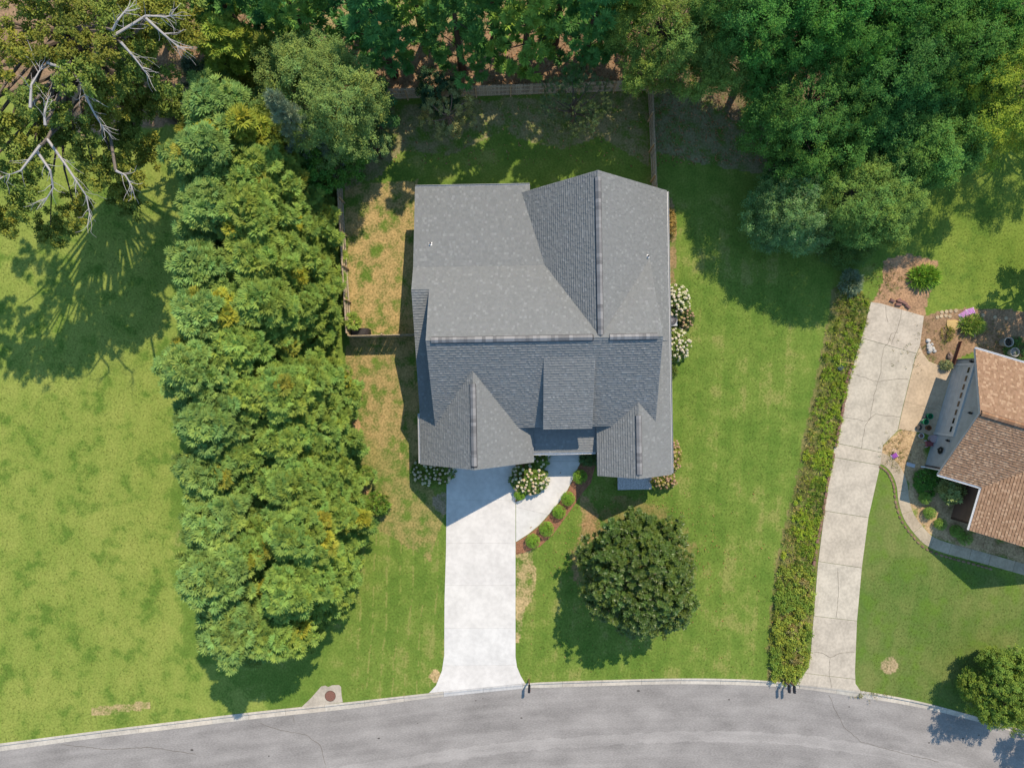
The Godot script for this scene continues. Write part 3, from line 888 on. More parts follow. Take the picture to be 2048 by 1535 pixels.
		for y in bh * 3:
			var row := (y0 * 3 + y) * w + x0 * 3
			for x in bw * 3:
				var m := mk[y * bw * 3 + x] / 255.0
				if m > 0.02:
					var i := row + x
					m = clampf((m - 0.5) * (2.2 if amount > 0.97 else 1.3) + 0.5 + (n2[i] - 127.0) * 0.007 + (n4[i] - 127.0) * (0.006 if amount > 0.97 else 0.011) + (n3[i] - 127.0) * 0.003, 0.0, 1.0) * amount
					if amount < 0.97 and L.size() < 5:
						m *= clampf(0.45 + n2[i] / 200.0 + (n3[i] - 127.0) * 0.004, 0.0, 1.0)
					var t: float = clampf((n2[i] * 0.5 + n4[i] * 0.2 + n3[i] * 0.3 - 127.0) / 255.0 * 2.6 + 0.5, 0.0, 1.0)
					if L.size() > 4:   # mown turf: broad soft patches and faint mower lines
						var u := (x0 * 3 + x) * 0.985 + (y0 * 3 + y) * 0.17
						t = clampf((n4[i] * 0.4 + n1[i] * 0.4 + n2[i] * 0.2 - 127.0) / 255.0 * 1.9 + 0.5 + (0.09 if fposmod(u, 38.0) < 19.0 else -0.09), 0.0, 1.0)
					R[i] = lerpf(R[i], lerpf(cb.r, ca.r, t), m)
					G[i] = lerpf(G[i], lerpf(cb.g, ca.g, t), m)
					B[i] = lerpf(B[i], lerpf(cb.b, ca.b, t), m)
	var lut := PackedByteArray()
	lut.resize(1025)
	for i in 1025:
		var c := i / 1024.0
		lut[i] = int(255.0 * (c * 12.92 if c < 0.0031308 else 1.055 * pow(c, 1.0 / 2.4) - 0.055))
	var out := PackedByteArray()
	out.resize(w * h * 3)
	for i in w * h:
		var k := 0.7 + n3[i] / 255.0 * 0.6
		out[i * 3] = lut[mini(int(R[i] * k * 1024.0), 1024)]
		out[i * 3 + 1] = lut[mini(int(G[i] * k * 1024.0), 1024)]
		out[i * 3 + 2] = lut[mini(int(B[i] * k * 1024.0), 1024)]
	return ImageTexture.create_from_image(Image.create_from_data(w, h, false, Image.FORMAT_RGB8, out))

func sheet(nm: String, m: Material, x0: float, x1: float, cols: int, top: Callable, low: Callable, y: Callable, uvf: Callable, parts := 1) -> MeshInstance3D:
	var me := Mesher.new()
	for i in cols:
		var xa := lerpf(x0, x1, float(i) / cols)
		var xb := lerpf(x0, x1, float(i + 1) / cols)
		for j in parts:
			var q := []
			for s in [[xa, j], [xb, j], [xb, j + 1], [xa, j + 1]]:
				var z := lerpf(top.call(s[0]), low.call(s[0]), float(s[1]) / parts)
				q.append(Vector3(s[0], y.call(s[0], z), z))
			for t in [[0, 1, 2], [0, 2, 3]]:
				var before := me.v.size()
				me.tri(q[t[0]], q[t[1]], q[t[2]], Vector3.UP)
				for k in range(before, me.v.size()):
					me.uv.append(uvf.call(me.v[k]))
	var o := obj(nm, me.mesh(), m)
	o.set_meta("kind", "structure")
	return o

func grass_z(x: float) -> float:
	return (curve_at(GRASS_EDGE, x / K + 1024.0) - 767.5) * K

func road_z(x: float) -> float:
	return (curve_at(ROAD_EDGE, x / K + 1024.0) - 767.5) * K

func ground_and_road() -> void:
	var turf := StandardMaterial3D.new()
	turf.resource_name = "turf"
	turf.albedo_texture = turf_texture()
	turf.roughness = 1.0
	turf.metallic_specular = 0.1
	var tuv := func(p: Vector3): return Vector2((p.x + 42.0) / 84.0, (p.z + 31.5) / 63.0)
	var flat := func(_x, _z): return 0.0
	sheet("lawn", turf, -42, 42, 84, func(_x): return -31.5, grass_z, flat, tuv)
	var wild := mat("wild_ground", Color(0.17, 0.21, 0.055), 1.0, grain(51, [0.01, 0.06, 0.2], [0.4, 0.3, 0.3], 0.4, 1.3), 0.06)
	sheet("ground", wild, -420, 420, 24, func(_x): return -420.0, func(_x): return -31.5, flat, tuv)
	sheet("ground", wild, -420, -42, 40, func(_x): return -31.5, grass_z, flat, tuv)
	sheet("ground", wild, 42, 420, 40, func(_x): return -31.5, grass_z, flat, tuv)
	sheet("ground", wild, -420, 420, 120, func(x): return road_z(x) + 9.5, func(_x): return 700.0, func(_x, _z): return -0.05, tuv)
	# asphalt: pale worn surface, streaked along the lane, one pale sealed line
	var w := 1024
	var h := 256
	var a1 := noise_bytes(61, 0.02, w, h)
	var st := FastNoiseLite.new()
	st.seed = 62
	st.frequency = 0.03
	var fine := noise_bytes(63, 0.4, w, h, 2)
	var out := PackedByteArray()
	out.resize(w * h * 3)
	for y in h:
		for x in w:
			var i := y * w + x
			var s := st.get_noise_2d(x * 0.12, y * 1.6)
			var v := 0.25 + s * 0.035 + (a1[i] - 127) / 255.0 * 0.10 + (fine[i] - 127) / 255.0 * 0.12
			var d := absf(y - 118.0 - sin(x * 0.006) * 12.0)
			if d < 7.0 + a1[(x * 3 + y) % (w * h)] * 0.03:
				v += 0.045
			var c := Color(v * 1.02, v * 0.985, v * 0.955).linear_to_srgb()
			out[i * 3] = int(c.r * 255)
			out[i * 3 + 1] = int(c.g * 255)
			out[i * 3 + 2] = int(c.b * 255)
	var asphalt := StandardMaterial3D.new()
	asphalt.resource_name = "asphalt"
	asphalt.albedo_texture = ImageTexture.create_from_image(Image.create_from_data(w, h, false, Image.FORMAT_RGB8, out))
	asphalt.roughness = 0.9
	asphalt.metallic_specular = 0.2
	sheet("road", asphalt, -420, 420, 260, func(x): return road_z(x) - 0.02, func(x): return road_z(x) + 9.5, func(_x, z): return -0.13, func(p: Vector3): return Vector2((p.x + 42.0) / 84.0, (p.z - road_z(p.x)) / 9.5), 4)
	var road := get_node("road")
	for c in [[V2(520, 1448), V2(560, 1462), V2(610, 1470), V2(640, 1492), V2(650, 1530)], [V2(585, 1432), V2(587, 1447)], [V2(120, 1490), V2(210, 1500), V2(300, 1496), V2(390, 1510)], [V2(1660, 1390), V2(1672, 1420), V2(1690, 1455), V2(1725, 1485), V2(1790, 1503), V2(1880, 1525)]]:
		crack(road, c, -0.126, 0.022)
	for i in 16:   # oil drips and tar spots
		var px := rng.randf_range(0, 2040)
		var zz := road_z(g(px, 0).x) + rng.randf_range(0.3, 3.4)
		var sp := Mesher.new()
		var rr := rng.randf_range(0.03, 0.09)
		var at := g(px, 0)
		for k in 9:
			var b0 := TAU * k / 9
			var b1 := TAU * (k + 1) / 9
			sp.tri(Vector3(at.x, -0.125, zz), Vector3(at.x + cos(b0) * rr * 1.5, -0.125, zz + sin(b0) * rr), Vector3(at.x + cos(b1) * rr * 1.5, -0.125, zz + sin(b1) * rr), Vector3.UP, vary(Color(0.11, 0.105, 0.1), 0.2))
		obj("tar_spot", sp.mesh(), mats.soil, road)
	# kerb and gutter, cast in lengths of about three metres
	var kerb := setting("kerb")
	var x := -43.0
	while x < 46.0:
		var xe := x + 3.05 * (0.93 if absf(x) > 20 else 1.0)
		var col := vary(Color(0.54, 0.505, 0.44), 0.07, 0.02)
		var px := ((x + xe) * 0.5) / K + 1024.0
		var drive := (px > 840 and px < 1055) or (px > 1585 and px < 1722)
		if px > 865 and px < 1050:
			col = Color(0.6, 0.59, 0.565)
		var m := Mesher.new()
		var segs := 5
		for i in segs:
			var rows := []
			for q in [lerpf(x + 0.008, xe - 0.008, float(i) / segs), lerpf(x + 0.008, xe - 0.008, float(i + 1) / segs)]:
				var A := Vector3(q, 0, grass_z(q))
				var Bz := Vector3(q, 0, road_z(q))
				var d := Bz - A
				var row := []
				for f in ([[0.0, -0.2], [0.0, 0.024], [0.12, 0.014], [0.3, 0.0], [0.55, -0.06], [1.0, -0.115], [1.0, -0.3]] if drive else [[0.0, -0.2], [0.0, 0.024], [0.02, 0.034], [0.26, 0.03], [0.31, 0.01], [0.38, -0.1], [1.0, -0.118], [1.0, -0.3]]):
					row.append(A + d * float(f[0]) + Vector3(0, f[1], 0))
				rows.append(row)
			for k in rows[0].size() - 1:
				m.quad(rows[0][k], rows[0][k + 1], rows[1][k + 1], rows[1][k], Vector3(0, 1, 0.4) if k > 0 else Vector3(0, 0, -1), col)
			if i == 0 or i == segs - 1:
				var r = rows[0] if i == 0 else rows[1]
				for k in range(1, r.size() - 1):
					m.tri(r[0], r[k], r[k + 1], Vector3(-1 if i == 0 else 1, 0, 0), col)
		obj("kerb_stone", m.mesh(), mats.old_concrete, kerb)
		x = xe

func slabs(parent: Node, outline: PackedVector2Array, cuts: Array, y: float, col: Color, m: Material, called := "slab", tone := 0.04, gap := 0.012) -> void:
	var pieces: Array = [outline]
	for cut in cuts:   # each cut: a line of points right across the outline, opened to a narrow joint
		var next := []
		var thin: Array = Geometry2D.offset_polyline(PackedVector2Array(cut), gap * 0.5, Geometry2D.JOIN_MITER, Geometry2D.END_SQUARE)
		for p in pieces:
			var res: Array = [p]
			for t in thin:
				var r2 := []
				for q in res:
					for piece in Geometry2D.clip_polygons(q, t):
						if not Geometry2D.is_polygon_clockwise(piece):
							r2.append(piece)
				res = r2
			next.append_array(res)
		pieces = next
	for p in pieces:
		var me := Mesher.new()
		me.prism(p, y - 0.1, y, vary(col, tone, 0.01))
		obj(called, me.mesh(), m, parent)

func crack(parent: Node, list: Array, y: float, wide := 0.02) -> void:
	var m := Mesher.new()
	var pts := []
	for i in list.size() - 1:
		var a := g2(list[i].x, list[i].y)
		var b := g2(list[i + 1].x, list[i + 1].y)
		var n := maxi(int(a.distance_to(b) / 0.25), 1)
		for k in n:
			pts.append(a.lerp(b, float(k) / n) + Vector2(rng.randf_range(-0.035, 0.035), rng.randf_range(-0.035, 0.035)))
	pts.append(g2(list[-1].x, list[-1].y))
	for i in pts.size() - 1:
		var d: Vector2 = (pts[i + 1] - pts[i]).normalized()
		var s := Vector2(-d.y, d.x) * wide * rng.randf_range(0.4, 0.7)
		m.quad(Vector3(pts[i].x - s.x, y, pts[i].y - s.y), Vector3(pts[i].x + s.x, y, pts[i].y + s.y), Vector3(pts[i + 1].x + s.x, y, pts[i + 1].y + s.y), Vector3(pts[i + 1].x - s.x, y, pts[i + 1].y - s.y), Vector3.UP, Color(0.12, 0.105, 0.08))
	obj("crack", m.mesh(), mats.soil, parent)

func line(list: Array) -> Array:
	var out := []
	for q in list:
		out.append(g2(q.x, q.y))
	return out

func paving() -> void:
	var white := Color(0.635, 0.632, 0.615)
	var d := setting("driveway")
	slabs(d, plan([V2(893, 880), V2(1031, 880), V2(1031, 1313), V2(1034, 1333), V2(1041, 1350), V2(1050, 1365.5), V2(858, 1385), V2(872, 1370), V2(884, 1340), V2(888.5, 1310), V2(889, 1200), V2(892, 1100), V2(893, 1000)]),
		[line([V2(850, 998), V2(1060, 1000.5)]), line([V2(850, 1085), V2(1060, 1085.5)]), line([V2(850, 1170), V2(1060, 1170)]), line([V2(850, 1256), V2(1060, 1255)]), line([V2(850, 1331), V2(1070, 1329)])], 0.03, white, mats.concrete, "slab", 0.012, 0.008)
	var wk := setting("walkway")
	slabs(wk, plan([V2(1032, 1083), V2(1032, 1003), V2(1046, 998), V2(1058, 985), V2(1076, 967), V2(1085, 952), V2(1091, 930), V2(1092, 880), V2(1163, 880), V2(1164, 915), V2(1160, 926), V2(1150, 948), V2(1135, 979), V2(1119, 1002), V2(1100, 1025), V2(1080, 1048), V2(1057, 1067)]),
		[line([V2(1050, 922), V2(1200, 922)]), line([V2(1020, 1010), V2(1140, 1040)])], 0.026, white * 0.99, mats.concrete, "slab", 0.02)
	# neighbour's old drive with its joints and cracks
	var nd := setting("neighbour_driveway")
	var old := Color(0.52, 0.475, 0.395)
	var nd_y := 0.03
	slabs(nd, plan([V2(1742, 604), V2(1760, 606), V2(1848, 632), V2(1840, 690), V2(1831, 712), V2(1804, 820), V2(1795, 861), V2(1766, 890), V2(1761, 928), V2(1737, 1034), V2(1724, 1132), V2(1714, 1241), V2(1710, 1340), V2(1711, 1366), V2(1722, 1382), V2(1590, 1367), V2(1605, 1352), V2(1617, 1335), V2(1622, 1300), V2(1626, 1252), V2(1636, 1129), V2(1650, 1016), V2(1666, 910), V2(1676, 860), V2(1700, 750), V2(1724, 675)]),
		[line([V2(1700, 669), V2(1850, 711.5)]), line([V2(1650, 881), V2(1790, 910)]), line([V2(1640, 909), V2(1790, 935)]), line([V2(1630, 1018), V2(1760, 1038)]), line([V2(1610, 1118), V2(1750, 1139)]), line([V2(1600, 1228), V2(1740, 1244)]), line([V2(1590, 1343), V2(1730, 1360)])], nd_y, old, mats.old_concrete, "slab", 0.05, 0.03)
	slabs(nd, plan([V2(1841, 690), V2(1846, 706), V2(1858, 722), V2(1885, 733), V2(1912, 732), V2(1918, 735), V2(1880, 880), V2(1850, 866), V2(1800, 858), V2(1796, 861), V2(1805, 820), V2(1832, 712)]), [line([V2(1800, 800), V2(1900, 826)])], nd_y - 0.006, Color(0.50, 0.40, 0.285), mats.old_concrete, "slab", 0.04)
	for c in [[V2(1772, 612), V2(1771, 625), V2(1776, 645)], [V2(1803, 618), V2(1801, 635), V2(1794, 660), V2(1783, 688)], [V2(1796, 664), V2(1783, 666), V2(1776, 686), V2(1768, 694)], [V2(1768, 694), V2(1763, 720), V2(1761, 745), V2(1756, 765), V2(1748, 790), V2(1743, 820)], [V2(1705, 748), V2(1730, 755), V2(1752, 763), V2(1775, 760), V2(1816, 757)], [V2(1743, 820), V2(1741, 835), V2(1730, 850), V2(1722, 898)], [V2(1684, 833), V2(1712, 838), V2(1732, 843), V2(1750, 828), V2(1800, 833)], [V2(1676, 1135), V2(1677, 1190), V2(1672, 1234)], [V2(1627, 1303), V2(1645, 1305), V2(1660, 1314), V2(1685, 1304), V2(1709, 1303)], [V2(1660, 1314), V2(1659, 1350), V2(1663, 1374)]]:
		crack(nd, c, nd_y + 0.004)
	# curved front walk of the neighbour
	var nw := setting("neighbour_walkway")
	var mid := [V2(1760, 915), V2(1778, 924), V2(1793, 941), V2(1804, 968), V2(1808, 1000), V2(1818, 1032), V2(1837, 1059), V2(1859, 1081), V2(1892, 1095), V2(1955, 1112), V2(2048, 1138), V2(2160, 1170)]
	var cv := Curve2D.new()
	for q in mid:
		cv.add_point(g2(q.x, q.y))
	var left := PackedVector2Array()
	var right := PackedVector2Array()
	var L := cv.get_baked_length()
	var s := 0.0
	var prev := []
	while s < L - 0.1:
		var poly := PackedVector2Array()
		var back := PackedVector2Array()
		var len := rng.randf_range(1.5, 1.9)
		for i in 5:
			var t := s + (len - 0.02) * i / 4.0
			var p := cv.sample_baked(minf(t, L), true)
			var p2 := cv.sample_baked(minf(t + 0.3, L), true)
			var p1 := cv.sample_baked(maxf(t - 0.3, 0), true)
			var dd := (p2 - p1).normalized()
			var nn := Vector2(-dd.y, dd.x) * 0.42
			poly.append(p + nn)
			back.append(p - nn)
		back.reverse()
		poly.append_array(back)
		var me := Mesher.new()
		me.prism(poly, -0.06, 0.022, vary(Color(0.45, 0.385, 0.285), 0.06, 0.02))
		obj("slab", me.mesh(), mats.old_concrete, nw)
		s += len
	# edging strip of rough stones along its lawn side
	var ed := setting("edging")
	s = 0.4
	while s < L * 0.66:
		var p := cv.sample_baked(s, true)
		var p2 := cv.sample_baked(s + 0.2, true)
		var dd := (p2 - p).normalized()
		var nn := Vector2(-dd.y, dd.x)
		var at := p + nn * 0.66
		var me := Mesher.new()
		me.lump(Vector3.ZERO, Vector3(0.17, 0.05, 0.1), rng, 0.2, vary(Color(0.24, 0.17, 0.11), 0.25), 4, 7)
		obj("edging_stone", me.mesh(), mats.stone, ed, Transform3D(Basis(Vector3.UP, -dd.angle()), Vector3(at.x, 0.03, at.y)))
		s += 0.36
	# pad with the manhole
	var pad := setting("concrete_pad")
	slabs(pad, plan([V2(602, 1414), V2(622, 1395), V2(642, 1372), V2(650, 1370), V2(656, 1373), V2(664, 1369.5), V2(678, 1369), V2(682, 1373), V2(683, 1390), V2(685.5, 1403.5)]), [], 0.028, Color(0.46, 0.42, 0.35), mats.old_concrete)
	var mh := thing("manhole_cover", "round rusty brown manhole cover in the pale pad beside the kerb", "manhole cover", g(660.5, 1391, 0.028))
	var mm := Mesher.new()
	mm.lathe(Vector3.ZERO, [Vector2(0.42, 0.0), Vector2(0.42, 0.014), Vector2(0.39, 0.014), Vector2(0.385, 0.006), Vector2(0.001, 0.006)], 24, Color(0.12, 0.075, 0.06))
	obj("rim", mm.mesh(), mats.stone, mh)
	var lid := Mesher.new()
	lid.lathe(Vector3.ZERO, [Vector2(0.375, 0.004), Vector2(0.375, 0.014), Vector2(0.001, 0.015)], 24, Color(0.24, 0.125, 0.095))
	for i in 5:
		for k in 5:
			if Vector2(i - 2, k - 2).length() < 2.4:
				lid.box(Vector3((i - 2) * 0.13, 0.017, (k - 2) * 0.13), Vector3(0.07, 0.008, 0.07), Basis(), Color(0.21, 0.11, 0.085))
	obj("lid", lid.mesh(), mats.stone, mh)

func mulch_bed(list: Array, col: Color, y := 0.035) -> void:
	var ply := plan(list)
	var m := Mesher.new()
	m.prism(ply, -0.03, y, col)
	var box := Rect2(ply[0], Vector2.ZERO)
	for p in ply:
		box = box.expand(p)
	for i in int(box.get_area() * 55.0):
		var p := Vector2(rng.randf_range(box.position.x, box.end.x), rng.randf_range(box.position.y, box.end.y))
		if Geometry2D.is_point_in_polygon(p, ply):
			m.box(Vector3(p.x, y + 0.008, p.y), Vector3(rng.randf_range(0.06, 0.16), 0.02, 0.03), Basis(Vector3.UP, rng.randf() * TAU) * Basis(Vector3.RIGHT, rng.randf_range(-0.3, 0.3)), vary(col, 0.45, 0.1))
	var o := obj("mulch", m.mesh(), mats.mulch)
	stuff(o)

# ------------------------------------------------------------------ fences
func fence(label: String, a: Vector3, b: Vector3, inside: float, h := 1.8, seed_len := 2.55) -> void:
	var u := (b - a).normalized()
	var L := a.distance_to(b)
	var o := thing("timber_fence", label, "fence", a, atan2(-u.z, u.x))
	var shapes := []
	for i in 4:
		var m := Mesher.new()
		var c: Color = [Color(0.438, 0.380, 0.292), Color(0.535, 0.462, 0.348), Color(0.356, 0.308, 0.235), Color(0.470, 0.389, 0.276)][i]
		m.box(Vector3(0, h * 0.5 + 0.02, 0), Vector3(0.135, h, 0.022), Basis(), c)
		m.tri(Vector3(-0.0675, h + 0.02, 0.011), Vector3(0.0675, h + 0.02, 0.011), Vector3(0, h + 0.06, 0.011), Vector3.BACK, c)
		m.tri(Vector3(-0.0675, h + 0.02, -0.011), Vector3(0.0675, h + 0.02, -0.011), Vector3(0, h + 0.06, -0.011), Vector3.FORWARD, c)
		m.quad(Vector3(-0.0675, h + 0.02, 0.011), Vector3(0, h + 0.06, 0.011), Vector3(0, h + 0.06, -0.011), Vector3(-0.0675, h + 0.02, -0.011), Vector3(-1, 1, 0), c)
		m.quad(Vector3(0.0675, h + 0.02, 0.011), Vector3(0, h + 0.06, 0.011), Vector3(0, h + 0.06, -0.011), Vector3(0.0675, h + 0.02, -0.011), Vector3(1, 1, 0), c)
		shapes.append(m.mesh())
	var n := int(L / 0.147)
	for i in n:
		obj("picket", shapes[rng.randi() % 4], mats.wood, o, Transform3D(Basis(Vector3.FORWARD, rng.randf_range(-0.012, 0.012)), Vector3((i + 0.5) * L / n, rng.randf_range(-0.015, 0.01), 0)))
	for y in [0.3, 1.0, 1.62]:
		var m := Mesher.new()
		m.box(Vector3(L / 2, y, 0.035 * inside), Vector3(L, 0.09, 0.042), Basis(), Color(0.551, 0.470, 0.341))
		obj("rail", m.mesh(), mats.wood, o)
	var pm := Mesher.new()
	pm.box(Vector3(0, 0.95, 0.105 * inside), Vector3(0.1, 1.9, 0.095), Basis(), Color(0.583, 0.438, 0.268))
	var pmesh := pm.mesh()
	var k := maxi(int(round(L / seed_len)), 1)
	for i in k + 1:
		obj("post", pmesh, mats.wood, o, Transform3D(Basis(), Vector3(clampf(L * i / k, 0.06, L - 0.06), -0.02, 0)))

func fences() -> void:
	var nw := g(748, 199)
	var ne := g(1294.6, 180.6)
	fence("weathered picket fence across the back of the yard below the tall trees", nw, ne, 1.0)
	fence("weathered picket fence running from the back corner to the right rear of the house", ne + Vector3(0.06, 0, 0.06), Vector3(10.85, 0, -13.2), 1.0)
	fence("short weathered picket fence under the broadleaf tree at the back left corner", Vector3(-13.5, 0, -21.7), nw - Vector3(0.1, 0, 0), 1.0)
	fence("weathered picket fence on the left of the yard beside the conifer row", Vector3(-12.35, 0, -3.75), Vector3(-13.45, 0, -21.5), 1.0)
	fence("weathered picket fence from the left fence to the house beside the covered grill", g(706, 675), g(838, 672), -1.0)

# ------------------------------------------------------------------ shrubs and beds
func boxwood(label: String, px: float, py: float, r: float) -> void:
	var o := thing("round_shrub", label, "shrub", under(px, py, r * 0.9), 0, "clipped round shrubs along the curved walk" if px < 1400 else "clipped round shrubs in the neighbour's bed")
	var m := Mesher.new()
	for i in 6:
		var a := TAU * i / 6
		m.tube([Vector3(0, -0.05, 0), Vector3(cos(a) * r * 0.3, r * 0.7, sin(a) * r * 0.3), Vector3(cos(a) * r * 0.6, r * 1.2, sin(a) * r * 0.6)], [0.025, 0.018, 0.008], 5, Color(0.1, 0.075, 0.05))
	obj("stem", m.mesh(), mats.bark, o)
	var col := Color(0.23, 0.42, 0.05) if px < 1400 else Color(0.23, 0.38, 0.07)
	for i in 420:
		var d := rand_unit()
		var k := pow(rng.randf(), 0.33) * rng.randf_range(0.93, 1.05)
		var p := Vector3(d.x * r, r * 0.92 + d.y * r * 0.86, d.z * r) if k > 0.72 else Vector3(d.x * r * k, r * 0.9 + d.y * r * 0.8 * k, d.z * r * k)
		xs.append(Transform3D(aim(Vector3.UP + d * 0.8, 0.1 * rng.randf_range(0.8, 1.2)), p))
		cs.append(vary(col, 0.3, 0.12))
	foliage(o, "foliage", spray_fine, mats.leaf)

func hydrangea(label: String, at: Vector3, rx: float, rz: float, h: float, leaf: Color, bloom: Array, heads: int, turn := 0.0) -> void:
	var o := thing("hydrangea", label, "shrub", at, turn, "hydrangeas in flower round the house")
	var m := Mesher.new()
	for i in 9:
		var a := TAU * i / 9
		m.tube([Vector3(0, -0.05, 0), Vector3(cos(a) * rx * 0.4, h * 0.5, sin(a) * rz * 0.4), Vector3(cos(a) * rx * 0.75, h * 0.8, sin(a) * rz * 0.75)], [0.02, 0.015, 0.008], 5, Color(0.12, 0.09, 0.06))
	obj("stem", m.mesh(), mats.bark, o)
	var n := int(rx * rz * 190)
	for i in n:
		var a := rng.randf() * TAU
		var q := sqrt(rng.randf())
		var y := h * sqrt(maxf(1.0 - q * q * 0.85, 0.02)) * rng.randf_range(0.6, 0.97)
		xs.append(Transform3D(aim(Vector3(cos(a) * q, 1.2, sin(a) * q) + rand_unit() * 0.3, rng.randf_range(0.15, 0.22)), Vector3(cos(a) * q * rx, y, sin(a) * q * rz)))
		cs.append(vary(leaf, 0.3, 0.1))
	foliage(o, "foliage", spray_big, mats.leaf)
	var shapes := []
	for b in bloom:
		var f := Mesher.new()
		for i in 26:
			var d := rand_unit()
			d.y = absf(d.y)
			f.lump(Vector3(d.x * 0.075, d.y * 0.1, d.z * 0.075), Vector3(0.03, 0.025, 0.03), rng, 0.3, vary(b, 0.12, 0.03), 3, 5)
		f.lump(Vector3(0, 0.03, 0), Vector3(0.07, 0.07, 0.07), rng, 0.1, b * 0.9, 4, 6)
		shapes.append(f.mesh())
	for i in heads:
		var a := i * 2.39996 + rng.randf_range(-0.4, 0.4)
		var q := sqrt((i + 0.5) / heads) * 1.03
		var y := h * sqrt(maxf(1.0 - q * q * 0.85, 0.02)) + 0.02
		var s := rng.randf_range(0.8, 1.35)
		obj("flower_head", shapes[rng.randi() % shapes.size()], mats.petal, o, Transform3D(aim(Vector3(cos(a) * q, 1.3, sin(a) * q), s), Vector3(cos(a) * q * rx, y, sin(a) * q * rz)))

func bush(called: String, label: String, category: String, at: Vector3, rx: float, rz: float, h: float, col: Color, mesh: Mesh, size: float, count: int, m := "leaf", group := "") -> Node3D:
	var o := thing(called, label, category, at, 0, group)
	var st := Mesher.new()
	for i in 7:
		var a := TAU * i / 7 + 0.3
		st.tube([Vector3(0, -0.05, 0), Vector3(cos(a) * rx * 0.35, h * 0.5, sin(a) * rz * 0.35), Vector3(cos(a) * rx * 0.7, h * 0.8, sin(a) * rz * 0.7)], [0.03, 0.02, 0.008], 5, Color(0.11, 0.085, 0.06))
	obj("stem", st.mesh(), mats.bark, o)
	for i in count:
		var a := rng.randf() * TAU
		var q := sqrt(rng.randf())
		var y := h * sqrt(maxf(1.0 - q * q * 0.9, 0.03)) * rng.randf_range(0.5, 1.0)
		xs.append(Transform3D(aim(Vector3(cos(a) * q, 0.9, sin(a) * q) + rand_unit() * 0.5, size * rng.randf_range(0.7, 1.3)), Vector3(cos(a) * q * rx, y, sin(a) * q * rz)))
		cs.append(vary(col, 0.3, 0.15))
	foliage(o, "foliage", mesh, mats[m])
	return o

